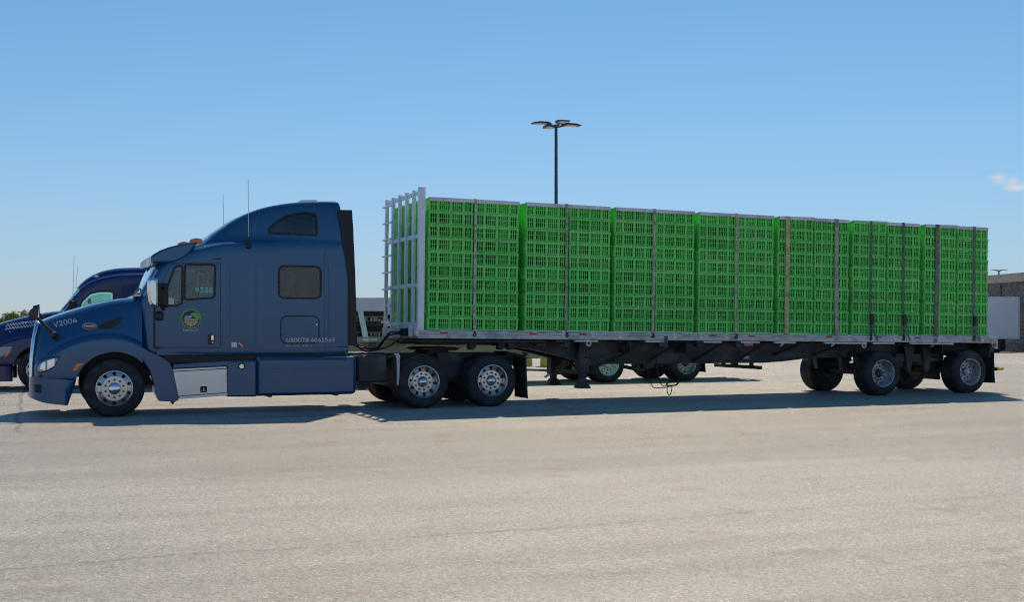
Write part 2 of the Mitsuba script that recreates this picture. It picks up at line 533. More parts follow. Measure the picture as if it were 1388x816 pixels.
def cab_solid(keys, off=0., n=64):
    """keys: rows (x, yo, z0, zs, yd, zt)"""
    K = np.array(keys, float)
    X = np.unique(np.concatenate([np.linspace(K[0, 0], K[-1, 0], n), K[:, 0]]))
    C = [Pchip(K[:, 0], K[:, i])(X) for i in range(1, 6)]
    X = X.copy()
    if off:
        X = K[0, 0] + off + (X - K[0, 0]) * ((K[-1, 0] - K[0, 0] - 2 * off) / (K[-1, 0] - K[0, 0]))
    H = [half_cab(a + off, b + off, c_ - off * .7, d + off, e - off) for a, b, c_, d, e in zip(*C)]
    return loft(X, H, 1.22)


def tractor(V, tw, cab_keys, paint, hood_keys, arch, windows, door_poly, ws_poly, glass, detail):
    """shell of cab, doors, glass, hood. windows: list of (name, polygon, glass)"""
    outer, inner = cab_solid(cab_keys), cab_solid(cab_keys, .04)
    shell = outer - inner
    cut = prism(ws_poly, .10, 2.34)
    pane = cab_solid(cab_keys, .014) - cab_solid(cab_keys, .022)
    seal_src = cab_solid(cab_keys, -.004) - inner
    put(V, 'windscreen', pane ^ cut, glass, 40)
    shell = shell - cut
    door_c = prism(door_poly, -.3, .5)
    body = shell - door_c
    door = shell ^ prism(Polygon(door_poly).buffer(-.009, join_style=2), -.3, .5)
    win_parts = []
    for nm, poly, gl, holder in windows:
        P = Polygon(poly).buffer(0)
        P = P.buffer(-.03).buffer(.03, quad_segs=5) if P.area > .04 else P
        big = P.buffer(.036, quad_segs=5)
        thru = prism(big, -.3, 2.8)
        body = body - thru
        if holder == 'door':
            door = door - prism(big, -.3, .5)
        win_parts.append((nm, (pane ^ prism(P, -.3, .5)) , (seal_src ^ (prism(big, -.3, .5) - prism(P, -.3, .5))), gl, holder, pane ^ prism(P, 1.9, 2.8)))
    D = None
    if detail:
        body = body - m3.Manifold.batch_boolean([bx_m for bx_m in detail], m3.OpType.Add)
    cab = put(V, 'cab', body, paint, 28)
    D = put(V, 'door', door, paint, 28)
    for nm, p, s, gl, holder, far in win_parts:
        h = D if holder == 'door' else V
        put(h, nm, p, gl, 40)
        put(h, nm + '_seal', s, 'black', 40)
        if holder == 'door':
            put(V, 'far_window', far, gl, 40)
    # hood and fenders: rows (x, outer y, bottom z, crease z, side y low, side y high, top z)
    K = np.array(hood_keys, float)
    X = np.linspace(K[0, 0], K[-1, 0], 48)
    C = [Pchip(K[:, 0], K[:, i])(X) for i in range(1, 7)]
    H = [chaikin([(yo + .05, zb), (yo, zb + .04), (yo, zc - .06), (yo + .012, zc), (yo + .05, zc + .035), (yl, zc + .06), (yl + .01, zc + .14), (yh, zt - .12), (yh + .10, zt - .035), (yh + .26, zt - .006), (1.22, zt + .012)], 2) for yo, zb, zc, yl, yh, zt in zip(*C)]
    hood = loft(X, H, 1.22)
    ax, az, ar = arch
    well = cyl_y(ax, az, ar, -.3, .80, 56) + cyl_y(ax, az, ar, 1.64, 2.8, 56)
    hood = hood - well - bx_mani(ax - .5, ax + .55, -.3, 2.8, -.2, az - .28)
    return cab, D, hood


def bx_mani(*a): return mani(bx(*a))


# ---- the blue tractor
V = thing('semi_truck', 'blue conventional sleeper tractor with tall roof, coupled to the crate-loaded flatbed', 'truck', TRUCK)
CABK = [  # x, yo, z0, zs, yd, zt
    (-5.10, .34, 1.10, 1.90, .46, 2.08), (-5.03, .20, 1.06, 2.00, .36, 2.22), (-4.95, .12, 1.05, 2.14, .30, 2.38), (-4.87, .09, 1.05, 2.34, .26, 2.55),
    (-4.78, .075, 1.05, 2.50, .24, 2.68), (-4.55, .06, 1.04, 2.70, .26, 2.84), (-4.25, .05, 1.04, 2.84, .34, 2.96), (-3.95, .05, 1.03, 2.93, .46, 3.075),
    (-3.80, .05, 1.03, 2.97, .48, 3.20), (-3.62, .05, 1.03, 3.00, .45, 3.33), (-3.445, .05, 1.03, 3.01, .38, 3.455), (-3.266, .05, 1.03, 3.02, .29, 3.552),
    (-3.035, .05, 1.03, 3.03, .20, 3.651), (-2.763, .05, 1.03, 3.04, .14, 3.727), (-2.435, .05, 1.03, 3.06, .10, 3.785), (-2.05, .05, 1.03, 3.08, .085, 3.82),
    (-1.63, .05, 1.03, 3.08, .08, 3.84), (-1.595, .05, 1.03, 3.08, .08, 3.80), (-1.54, .05, 1.03, 2.95, .08, 3.33), (-1.49, .05, 1.03, 2.55, .08, 2.82), (-1.469, .05, 1.03, 2.42, .08, 2.62)]
DOOR = [(-4.852, 1.16), (-3.736, 1.155), (-3.736, 2.632), (-4.52, 2.618), (-4.60, 2.55), (-4.852, 2.02)]
WS = [(-5.4, 2.10), (-5.06, 2.10), (-4.83, 2.50), (-4.80, 2.62), (-5.4, 2.62)]
QUARTER = [(-4.40, 2.575), (-4.41, 1.93), (-4.52, 1.90), (-4.66, 1.905), (-4.70, 1.97), (-4.50, 2.53)]
DWIN = [(-4.325, 2.58), (-3.85, 2.585), (-3.862, 2.045), (-4.335, 2.005)]
SLWIN = list(rrect(-2.71, -1.99, 2.05, 2.585, .08).exterior.coords)
RFWIN = [(-2.89, 3.21), (-2.05, 3.185), (-2.05, 3.50), (-2.09, 3.545), (-2.22, 3.555), (-2.42, 3.535), (-2.62, 3.46), (-2.78, 3.35), (-2.88, 3.24)]


def groove(x0, x1, z0, z1): return bx_mani(x0, x1, -.1, .064, z0, z1)


GR = [groove(-3.592, -3.580, 1.0, 2.63), groove(-3.138, -3.127, 1.0, 2.63), groove(-1.908, -1.897, 1.0, 3.74), groove(-4.55, -1.40, 2.636, 2.650),
      groove(-5.1, -1.4, 1.148, 1.160), groove(-1.842, -1.831, 1.0, 2.645),
      prism(rrect(-2.704, -1.996, 1.216, 1.723, .12), -.1, .062) - prism(rrect(-2.682, -2.018, 1.238, 1.701, .10), -.1, .07)]
LUG_RING = prism(rrect(-2.703, -1.997, 1.217, 1.722, .12), .045, .058) - prism(rrect(-2.683, -2.017, 1.237, 1.702, .10), -.1, .07)
HOODK = [  # x, outer y, bottom z, crease z, side y low, side y high, top z
    (-6.76, .34, .66, .86, .40, .66, 1.55), (-6.70, .20, .64, .90, .32, .56, 1.605), (-6.60, .10, .63, .965, .26, .48, 1.645), (-6.42, .035, .62, 1.10, .20, .42, 1.72),
    (-6.14, .01, .62, 1.245, .15, .36, 1.815), (-5.79, .0, .62, 1.335, .12, .31, 1.925), (-5.50, .0, .62, 1.35, .10, .27, 1.99), (-5.30, .0, .62, 1.31, .09, .24, 2.02), (-5.045, .01, .62, 1.19, .085, .22, 2.045)]
wins = [('window', QUARTER, 'glass_clear', 'door'), ('window', DWIN, 'glass_clear', 'door'), ('sleeper_window', SLWIN, 'glass_dark', 'v'), ('roof_window', RFWIN, 'glass_dark', 'v')]
_, DOORK, hood = tractor(V, TRUCK, CABK, 'paint_blue', HOODK, (-5.50, .47, .63), wins, DOOR, WS, 'glass_clear', GR)
VENT = [(-5.76, 1.53), (-5.65, 1.60), (-5.50, 1.655), (-5.38, 1.685), (-5.36, 1.67), (-5.40, 1.60), (-5.47, 1.53), (-5.56, 1.49), (-5.74, 1.485)]
hood = hood - prism(VENT, -.2, .30)
hood = hood - prism([(-6.60, 1.0), (-5.0, 1.0), (-5.0, .5), (-6.6, .5)], .35, 2.09)
HOODP = put(V, 'hood', hood, 'paint_blue', 30)
put(HOODP, 'vent', prism(VENT, .16, .29), 'black')


def hood_y(x, z):
    """outer y of the hood surface at (x, z), by a ray"""
    global _HM
    try:
        _HM
    except NameError:
        _HM = tri(hood)
    loc, _, _ = _HM.ray.intersects_location([[x, -3., z]], [[0, 1., 0]], multiple_hits=False)
    return float(loc[0][1]) if len(loc) else .2


def onto_hood(mesh, lift=.004):
    """shifts a flat piece on y = 0 onto the hood, tilted as the hood is there"""
    hood_y(-5.5, 1.5)
    v = mesh.vertices; o = np.column_stack([v[:, 0], np.full(len(v), -3.), v[:, 2]])
    loc, ray, _ = _HM.ray.intersects_location(o, np.tile([0, 1., 0], (len(v), 1)), multiple_hits=False)
    y = np.full(len(v), np.nan); y[ray] = loc[:, 1]; y = np.where(np.isnan(y), np.nanmean(y), y)
    m = mesh.copy(); m.vertices = np.column_stack([v[:, 0], v[:, 1] + y - lift, v[:, 2]])
    return m


put(HOODP, 'lettering', onto_hood(side_text('V2004', -6.445, 1.515, 0, .085, .003, True, 13)), 'off_white')
oval = Point(0, 0).buffer(1, quad_segs=12)
from shapely import affinity
put(HOODP, 'badge', onto_hood(tri(prism(affinity.translate(affinity.scale(oval, .118, .062), -5.885, 1.535), -.008, .006))), 'chrome')
put(HOODP, 'badge_face', onto_hood(tri(prism(affinity.translate(affinity.scale(oval, .106, .050), -5.885, 1.535), -.011, -.006)), .004), 'red')
put(HOODP, 'lettering', onto_hood(side_text('Peterbilt', -5.885, 1.522, -.011, .034, .003, True, 0, True), .004), 'white')
# chrome grille surround and grille behind the nose
nose = [(-6.795, .42, .68), (-6.79, .43, .95), (-6.765, .47, 1.25), (-6.725, .53, 1.48), (-6.70, .62, 1.585), (-6.69, .80, 1.625), (-6.69, 1.22, 1.635)]
put(V, 'grille_surround', tube(nose + [(x, 2.44 - y, z) for x, y, z in nose[-2::-1]], .036, 12), 'chrome', 40)
put(V, 'grille', join([bx(-6.735 + .0 * k, -6.70, .62, 1.82, .70 + k * .07, .725 + k * .07) for k in range(12)] + [bx(-6.71, -6.69, .62, 1.82, .66, 1.55)]), 'black')
# headlight, marker lamp
HL = [(-6.712, .80), (-6.68, .905), (-6.597, .977), (-6.48, 1.01), (-6.365, 1.025), (-6.40, .955), (-6.478, .845), (-6.60, .785), (-6.70, .775)]


def patch(poly, lift, depth, solid):
    """the skin of the solid under a polygon, raised a little"""
    pr = prism(poly, -.3, .60)
    return (solid.translate([0, -lift, 0]) ^ pr) - solid.translate([0, depth, 0])


hl = patch(HL, .006, .03, hood)
h_ = put(V, 'headlight', hl, 'lens', 40)
put(h_, 'bezel', patch(Polygon(HL).buffer(.016), .003, .02, hood) - prism(HL, -.3, .6), 'black', 40)
for i, q in enumerate(([(-6.67, .82), (-6.64, .92), (-6.58, .95), (-6.58, .80)], [(-6.55, .81), (-6.55, .96), (-6.44, 1.0), (-6.44, .88)])):
    put(h_, 'reflector', patch(q, .008, .03, hood), 'chrome', 40)
ML = [(-6.168, .785), (-6.10, .905), (-5.985, .915), (-6.01, .885), (-6.055, .865), (-6.105, .79)]
put(V, 'marker_lamp', patch(ML, .02, .03, hood), 'orange', 40)
# bumper
BK = [(-6.84, .55), (-6.82, .40), (-6.75, .27), (-6.6, .12), (-6.4, .03), (-6.1, .01)]
plan = [(-6.84, .62), (-6.80, .36), (-6.72, .20), (-6.58, .08), (-6.42, .02), (-6.10, .005), (-6.10, .30), (-6.30, .36), (-6.55, .5), (-6.60, 1.22)]
plan = chaikin(plan[:-1], 2).tolist()
full = plan + [(-6.62, 1.22)] + [(x, 2.44 - y) for x, y in plan[::-1]]
bump = m3.CrossSection([np.array(full)]).extrude(.60) if Polygon(full).exterior.is_ccw else m3.CrossSection([np.array(full)[::-1]]).extrude(.60)
bump = bump.translate([0, 0, .14])
bprof = Polygon([(-6.9, .690), (-6.70, .690), (-6.10, .622), (-6.235, .214), (-6.50, .246), (-6.62, .268), (-6.74, .31), (-6.9, .36)])
bump = bump ^ prism(bprof, -.1, 2.6)
bump = bump - prism(rrect(-6.745, -6.64, .43, .57, .02), -.1, .30)
bk = put(V, 'bumper', bump, 'paint_blue', 30)
put(bk, 'lamp_pocket', prism(rrect(-6.742, -6.643, .433, .567, .02), .21, .31), 'black')
put(V, 'bumper_gap', prism([(-6.70, .695), (-6.10, .626), (-6.10, .66), (-6.66, .73)], .12, 2.32), 'black')
# wheel housing
put(V, 'wheel_housing', prism([(-6.0, .5), (-5.9, 1.0), (-5.5, 1.13), (-5.05, 1.02), (-4.85, .6), (-4.82, .5)], .62, .70), 'black')
# lower fairing behind the wheel
FAIR = Polygon([(-5.06, 1.18), (-4.98, 1.12), (-4.70, .98), (-4.60, .90), (-4.555, .80), (-4.545, .74), (-4.45, .262), (-4.51, .236), (-4.78, .252), (-4.85, .40), (-4.86, .56), (-4.92, .78), (-5.04, .97)])
cut_arch = cyl_y(-5.50, .47, .645, -.3, .9, 56)
put(V, 'fender_fairing', (prism(FAIR, .015, .35) + prism(FAIR.buffer(-.02), .002, .02)) - cut_arch, 'paint_blue', 30)
put(V, 'fairing_flap', prism([(-4.60, .25), (-4.50, .25), (-4.55, .185)], .03, .05), 'black')
# under-cab: sill, dark recess
put(V, 'sill', cprism([(-4.83, 1.02), (-1.47, 1.03), (-1.46, 1.15), (-4.83, 1.15)], .07, 2.37, .02), 'paint_blue')
put(V, 'underbody', join(bx(-4.85, -1.4, .16, 2.28, .90, 1.04), bx(-4.75, -1.35, .45, 2.0, .62, .92)), 'black')
# steps
st = put(V, 'step_box', prism([(-4.538, .748), (-3.642, .786), (-3.636, .375), (-4.455, .335)], .03, .45), 'brushed')
put(st, 'upper_step', cprism([(-4.545, .757), (-4.541, .798), (-3.642, .832), (-3.642, .796)], .0, .45, .006), 'brushed')
put(st, 'lower_step', cprism([(-4.455, .328), (-4.44, .280), (-3.627, .322), (-3.632, .368)], .0, .45, .006), 'brushed')
put(st, 'foot_hole', cprism(list(rrect(-4.09, -3.975, .385, .49, .02).exterior.coords), .022, .05, .004), 'black')
put(st, 'foot_plate', join(bx(-4.06, -4.0, .018, .03, .405, .42), bx(-4.04, -4.02, .018, .03, .42, .465)), 'alu_dull')
put(V, 'step_panel', cprism([(-4.545, .805), (-3.60, .84), (-3.58, .93), (-4.545, .88)], .02, .45, .01), 'paint_blue')
# tank fairing
put(V, 'fairing', cprism([(-3.632, .30), (-3.128, .29), (-3.128, .93), (-3.632, .925)], .005, .7, .025), 'paint_blue')
TF = Polygon([(-3.114, .298), (-1.40, .296), (-1.34, .33), (-1.325, .45), (-1.325, .86), (-1.345, .94), (-1.40, .972), (-3.114, .986)])
tf = cprism(list(TF.exterior.coords), .0, .72, .055)
gv_ = bx_mani(-3.2, -1.36, -.1, .022, .772, .784) + bx_mani(-3.2, -1.36, -.1, .022, .722, .734) + bx_mani(-1.39, -1.378, -.1, .03, .2, 1.1)
tk = put(V, 'tank_fairing', tf - gv_, 'paint_blue')
put(tk, 'tread_plate', rb(-1.90, -1.36, .06, .60, .966, .981, .004), 'brushed')
cp = put(V, 'fuel_cap', cyl_y(-3.39, .83, .062, -.006, .03), 'black')
put(cp, 'cap', cyl_y(-3.39, .83, .038, -.018, .0), 'chrome', 40)
put(V, 'tank_strap', join(bx(-2.9, -2.84, .1, .7, .27, .30), bx(-1.7, -1.64, .1, .7, .27, .30)), 'black')
# sun visor, roof lights
vp = [(-4.96, 2.605), (-4.55, 2.622), (-4.44, 2.66), (-4.30, 2.75), (-4.20, 2.86), (-4.13, 2.995), (-4.42, 2.945), (-4.62, 2.888), (-4.76, 2.828), (-4.87, 2.755), (-4.93, 2.69)]
vis = cprism(vp, .042, 2.398, .035)
vis = vis ^ m3.CrossSection([np.array([(-4.84, .0), (-4.0, .0), (-4.0, 2.44), (-4.84, 2.44), (-4.90, 2.34), (-4.91, 2.19), (-4.86, 1.7), (-4.83, 1.22), (-4.86, .74), (-4.91, .25), (-4.90, .10)])]).extrude(3).translate([0, 0, 1])
put(V, 'sun_visor', vis, 'paint_blue', 20)
for x0, y, z0 in ((-4.24, .40, 2.985), (-4.40, .82, 2.945), (-4.44, 1.22, 2.915), (-4.40, 1.62, 2.915), (-4.30, 2.04, 2.92)):
    put(V, 'roof_lamp', m3.Manifold.hull_points(np.array([(x0 + a, y + b, z0 + .025 + c * .8) for a, b, c in ((0, -.07, -.03), (0, .07, -.03), (.03, -.06, .055), (.03, .06, .055), (.12, -.05, .09), (.12, .05, .09), (.22, -.05, .07), (.22, .05, .07), (.24, -.05, -.03), (.24, .05, -.03))])), 'orange', 40)
# rear side extender, roof cap detail
put(V, 'side_extender', prism([(-1.66, 3.64), (-1.40, 3.645), (-1.375, 3.3), (-1.335, 2.4), (-1.30, 1.178), (-1.52, 1.178), (-1.53, 2.6), (-1.60, 3.3)], .055, .085), 'black')
put(V, 'side_extender', prism([(-1.66, 3.64), (-1.40, 3.645), (-1.375, 3.3), (-1.335, 2.4), (-1.30, 1.178), (-1.52, 1.178), (-1.53, 2.6), (-1.60, 3.3)], 2.355, 2.385), 'black')
put(V, 'roof_trim', prism([(-2.30, 3.79), (-2.22, 3.84), (-1.95, 3.852), (-1.93, 3.82)], .5, 1.94), 'brushed')
# mirrors
mr = cprism(list(chaikin([(-4.985, 2.30), (-4.94, 2.36), (-4.82, 2.345), (-4.80, 2.30), (-4.795, 1.90), (-4.815, 1.845), (-4.89, 1.85), (-4.97, 1.94)], 2, True)), -.16, .0, .045)
mk = put(V, 'mirror', mr, 'chrome', 40)
put(mk, 'housing', cprism([(-4.80, 2.28), (-4.755, 2.24), (-4.755, 1.92), (-4.80, 1.88)], -.13, -.02, .01), 'black')
put(mk, 'bracket', join(bar((-4.77, -.06, 2.18), (-4.64, .07, 2.20), .04), bar((-4.77, -.06, 1.95), (-4.70, .07, 1.82), .05), rb(-4.84, -4.70, -.01, .08, 1.63, 1.79, .03), rb(-4.77, -4.62, .0, .06, 1.85, 2.27, .03)), 'black')
hm = put(V, 'hood_mirror', m3.Manifold.hull_points(np.array([(x, y, z) for x, y, z in ((-6.70, .10, 1.66), (-6.68, .10, 1.84), (-6.70, .34, 1.84), (-6.70, .34, 1.67), (-6.76, .13, 1.845), (-6.82, .16, 1.80), (-6.84, .16, 1.69), (-6.80, .28, 1.67), (-6.78, .30, 1.83), (-6.76, .14, 1.65))])), 'black_gloss', 40)
put(hm, 'glass', rb(-6.705, -6.672, .11, .32, 1.67, 1.825, .01), 'chrome')
put(hm, 'arm', join(tube([(-6.70, .20, 1.66), (-6.62, .22, 1.585), (-6.50, .20, 1.46), (-6.455, .22, 1.40)], .028, 10), tri(rb(-6.51, -6.40, .15, .30, 1.325, 1.46, .035))), 'black')
# antennas
an = put(V, 'antenna', tube([(-3.262, .03, 3.06), (-3.272, .02, 4.11)], .0055, 6, False), 'alu_dull')
put(an, 'mount', join(cyl_z(-3.262, .03, .02, 2.98, 3.10, 12), tri(m3.Manifold.sphere(.05, 14).scale([1, .7, 1.3]).translate([-3.262, .045, 2.95]))), 'black')
put(V, 'antenna', tube([(-3.45, 1.7, 3.40), (-3.46, 1.7, 4.0)], .0055, 6, False), 'alu_dull')
put(V, 'roof_vent', prism([(-3.92, 2.70), (-3.72, 2.725), (-3.715, 2.71), (-3.76, 2.695)], .035, .07), 'black')
# door furniture
put(DOORK, 'handle', cprism(list(rrect(-3.962, -3.842, 1.212, 1.395, .03).exterior.coords), .038, .08, .008), 'black_gloss')
put(DOORK, 'handle_grip', cprism(list(rrect(-3.905, -3.858, 1.285, 1.38, .015).exterior.coords), .022, .045, .006), 'chrome')
put(DOORK, 'lock', cyl_y(-3.88, 1.25, .012, .03, .045, 12), 'chrome')
for dz in (0,):
    put(DOORK, 'decal', bx(-4.665, -4.525, .045, .055, 1.905, 2.02), 'off_white', label='small white sticker low in the quarter window')
put(DOORK, 'lettering', side_text('9335', -4.18, 2.115, .052, .088, .003, True), 'teal_print')
CX, CZ = -4.243, 1.663
ring = Point(CX, CZ).buffer(.172, quad_segs=20)


def flat(poly, y, d=.003):
    ps = getattr(poly, 'geoms', [poly]); out = []
    for p in ps:
        q = m3.CrossSection([np.array(p.exterior.coords[:-1])] + [np.array(h.coords[:-1]) for h in p.interiors], m3.FillRule.EvenOdd).extrude(d).transform(SWAP).translate([0, y, 0])
        out.append(tri(q))
    return join(out)


put(DOORK, 'emblem', flat(ring.buffer(-.02), .0465), 'logo_disc')
put(DOORK, 'emblem_ring', flat(ring.difference(Point(CX, CZ).buffer(.145, quad_segs=20)), .0445), 'logo_green')
field = Point(CX, CZ - .005).buffer(.125, quad_segs=16).intersection(sbox(CX - .2, CZ - .2, CX + .2, CZ - .035))
rows = [affinity.rotate(sbox(CX - .004, CZ - .2, CX + .004, CZ), a, origin=(CX, CZ + .05)) for a in (-50, -30, -12, 12, 30, 50)]
for r_ in rows:
    field = field.difference(r_)
put(DOORK, 'emblem_field', flat(field, .0435), 'logo_field')
leaf = Polygon(chaikin([(CX - .03, CZ + .075), (CX + .05, CZ + .105), (CX + .12, CZ + .085), (CX + .145, CZ + .03), (CX + .13, CZ - .005), (CX + .06, CZ + .02), (CX + .03, CZ + .06)], 2, True))
put(DOORK, 'emblem_leaf', flat(leaf, .0435), 'logo_leaf')
leaf2 = Polygon(chaikin([(CX + .185, CZ + .06), (CX + .22, CZ + .085), (CX + .265, CZ + .072), (CX + .22, CZ + .055)], 2, True))
put(DOORK, 'emblem_leaf', flat(leaf2, .0435), 'logo_green')
put(DOORK, 'lettering', join(side_text('JMF', CX - .115, CZ + .005, .0440, .048, .003, True), flat(sbox(CX - .11, CZ - .022, CX + .12, CZ - .008), .0435)), 'white')
put(DOORK, 'lettering', side_text('Clewiston FL', CX, CZ - .215, .047, .032, .003, True, 0, True), 'off_white')
put(V, 'lettering', side_text('USDOT# 4061569', -2.60, 1.247, .047, .072, .003, True), 'off_white')
put(V, 'small_print', join([bx(-2.60 + i * .026, -2.60 + i * .026 + .012 + .007 * (i * 7 % 3 > 0), .044, .047, 1.176, 1.190 + .006 * (i * 5 % 4 == 0)) for i in range(18) if i % 6 != 4]), 'off_white')
put(V, 'sticker', bx(-3.555, -3.46, .044, .05, 1.165, 1.25), 'alu_dull', label='small grey green sticker at the foot of the sleeper wall')
put(V, 'sticker', bx(-3.445, -3.345, .044, .05, 1.165, 1.25), 'red', label='small red and white sticker at the foot of the sleeper wall')
put(V, 'sticker_stripe', prism([(-3.44, 1.24), (-3.42, 1.245), (-3.35, 1.175), (-3.37, 1.17)], .041, .0445), 'white')
put(V, 'latch', cyl_y(-2.05, 1.56, .013, .035, .05, 12), 'chrome')
put(V, 'hatch_seal', LUG_RING, 'black')
put(V, 'door_seal', prism(Polygon(DOOR).buffer(.012), .075, .085) - prism(Polygon(DOOR).buffer(-.02), -.1, .2), 'black')
# wipers at the cowl
put(V, 'wiper', join(bar((-5.14, .35, 2.06), (-5.03, .9, 2.20), .02), bar((-5.16, .32, 2.05), (-5.08, .38, 2.09), .03)), 'frame_black')
put(V, 'cowl_vent', prism([(-5.16, 2.04), (-5.05, 2.05), (-5.06, 2.085), (-5.13, 2.075)], .25, 2.19), 'alu_dull')
# interior
put(V, 'seat', join(tri(rb(-4.35, -3.85, .35, .85, 1.35, 1.55, .05)), tri(rb(-3.98, -3.84, .36, .84, 1.5, 2.32, .05)), tri(rb(-3.98, -3.86, .45, .75, 2.30, 2.52, .05)), tri(rb(-4.35, -3.85, 1.55, 2.05, 1.35, 1.55, .05)), tri(rb(-3.98, -3.84, 1.56, 2.04, 1.5, 2.32, .05))), 'seat_grey')
put(V, 'dashboard', rb(-4.99, -4.60, .2, 2.24, 1.25, 1.93, .06), 'interior')
sw = trimesh.creation.torus(.22, .016, 28, 8); sw.apply_transform(trimesh.transformations.rotation_matrix(math.radians(-50), [0, 1, 0])); sw.apply_translation([-4.45, .62, 1.92])
put(V, 'steering_wheel', sw, 'black')
put(V, 'sleeper_curtain', bx(-3.60, -3.57, .12, 2.3, 1.1, 2.9), 'interior')
# chassis
fr = [bx(-6.3, 2.10, y0, y1, .74, 1.0) for y0, y1 in ((.78, .86), (1.58, 1.66))]
put(V, 'frame_rail', join(fr + [bx(x, x + .1, .86, 1.58, .76, .98) for x in (-1.0, .55, 1.95)]), 'frame_black')
put(V, 'deck_plate', rb(-1.25, -.62, .55, 1.9, 1.0, 1.03, .008), 'frame_black')
put(V, 'battery_box', rb(-1.28, -.72, .12, .72, .50, 1.0, .03), 'frame_black')
put(V, 'air_tank', cyl_y(-1.05, .45, .12, .6, 1.8), 'frame_black')
put(V, 'drive_axle', join([tri(cyl_y(x, .50, .09, .4, 2.04)) for x in (-.05, 1.314)] + [tri(m3.Manifold.sphere(.24, 24).translate([x, 1.22, .52])) for x in (-.05, 1.314)] + [bx(-.35, 1.6, .70, .78, .62, .72), bx(-.35, 1.6, 1.66, 1.74, .62, .72), bx(.3, .95, .62, .80, .45, .95)]), 'frame_black', 35)
put(V, 'front_axle', cyl_y(-5.5, .47, .07, .3, 2.14), 'black')
put(V, 'suspension', join(bx(.4, .85, .55, 1.9, .55, 1.02), bx(-.55, -.35, .62, 1.8, .4, 1.0), bx(1.65, 1.85, .62, 1.8, .5, 1.0)), 'frame_black')
fw = cprism([(.18, 1.06), (.86, 1.06), (.94, 1.10), (.80, 1.125), (.22, 1.125), (.10, 1.10)], .75, 1.69, .01)
put(V, 'fifth_wheel', join(fw, cprism([(.22, .98), (.78, .98), (.66, 1.08), (.34, 1.08)], .78, 1.66, .01)), 'black')
fd = chaikin([(-.70, .96), (-.45, 1.04), (1.55, 1.055), (1.95, .99)], 2)
gd = put(V, 'mud_guard', prism([(-.575, 1.02), (-.548, 1.02), (-.52, .75), (-.545, .45), (-.575, .45), (-.55, .75)], .03, .66), 'frame_black', label='dark upright mud guard with pale metal edge ahead of drive wheels')
put(gd, 'edge_trim', prism([(-.62, 1.03), (-.535, 1.03), (-.505, .98), (-.53, .45), (-.565, .44), (-.56, .75), (-.575, .97)], .005, .03), 'alu')
put(V, 'mud_guard_arm', join(bar((-.9, .25, .93), (-.55, .25, .96), .04), bar((1.72, .2, 1.0), (2.02, .06, .93), .05), bar((1.72, .2, 1.0), (1.72, .9, 1.0), .06)), 'frame_black')
put(V, 'mud_flap', prism([(1.99, .93), (2.02, .93), (2.035, .50), (2.055, .14), (2.03, .14), (2.005, .5)], .02, .64), 'rubber')
put(V, 'mud_flap', prism([(1.99, .93), (2.02, .93), (2.035, .50), (2.055, .14), (2.03, .14), (2.005, .5)], 1.80, 2.42), 'rubber')
put(V, 'frame_tail', bx(1.3, 2.06, .7, 1.74, .78, .98), 'frame_black')
for pts in ([(-1.38, .9, 1.75), (-1.1, .95, 1.15), (-.75, .9, 1.10), (-.45, .75, 1.42), (-.1, .75, 1.42)], [(-1.38, 1.1, 1.7), (-1.05, 1.1, 1.2), (-.7, 1.0, 1.08), (-.42, 1.0, 1.36), (-.1, .95, 1.40)], [(-1.36, .7, 1.6), (-1.2, .7, 1.25), (-.95, .75, 1.06), (-.6, .7, 1.12), (-.3, .62, 1.33)]):
    put(V, 'air_line', tube(pts, .016, 8), 'black')
wheel(V, TRUCK, -5.501, .0, .485, 'front', label='front wheel with polished rim, round holes and chrome cap')
wheel(V, TRUCK, -5.501, 2.44, .485, 'front', True)
for i, x in enumerate((-.05, 1.314)):
    wheel(V, TRUCK, x, .0, .495, 'dual', spin=25 + 50 * i)
    wheel(V, TRUCK, x, 2.44, .495, 'dual', True)

# ------------------------------------------------------------------ flatbed trailer
F = thing('flatbed_trailer', 'long flatbed trailer with pale metal side rail and headboard, under the green crates', 'trailer', TRAIL)
DK = 1.464
put(F, 'deck', join([bx(-.12, 13.70, .07, 2.37, DK - .05, DK - .004)]), 'alu_dull')
rail_prof = [(.0, DK - .155), (.0, DK - .02), (.02, DK), (.12, DK), (.12, DK - .03), (.05, DK - .03), (.05, DK - .12), (.09, DK - .13), (.09, DK - .165), (.02, DK - .165)]


def rail(flip):
    p = np.array(rail_prof)
    if flip:
        p = np.column_stack([2.44 - p[:, 0], p[:, 1]])
    cs = m3.CrossSection([p if Polygon(p).exterior.is_ccw else p[::-1]]).extrude(13.84)
    return cs.transform(np.array([[0, 0, 1, -.14], [1, 0, 0, 0], [0, 1, 0, 0]], float))


nr = put(F, 'side_rail', rail(False), 'alu')
put(F, 'side_rail', rail(True), 'alu')
put(nr, 'rub_rail', rb(-.12, 13.69, -.022, -.006, DK - .075, DK - .035, .004), 'alu')
for i in range(22):
    x = .3 + i * .615
    put(nr, 'stake_pocket', rb(x, x + .085, -.010, .03, DK - .125, DK - .008, .006), 'alu_dull')
for i, x in enumerate((.26, 2.07, 3.12, 6.05, 7.0, 8.95, 10.25, 11.33, 12.95)):
    k = put(nr, 'reflector', bx(x, x + .16, -.0255, -.0215, DK - .072, DK - .038), 'red')
    put(nr, 'reflector', bx(x - .16, x - .004, -.0255, -.0215, DK - .072, DK - .038), 'off_white')
for x0, x1 in ((3.05, 3.55), (4.62, 5.12), (5.95, 6.38), (6.85, 7.3), (7.68, 8.2), (8.95, 9.5), (9.15, 10.05), (10.22, 10.8), (11.25, 12.45)):
    put(F, 'winch_track', rb(x0, x1, .0, .08, DK - .205, DK - .17, .006), 'alu_dull')
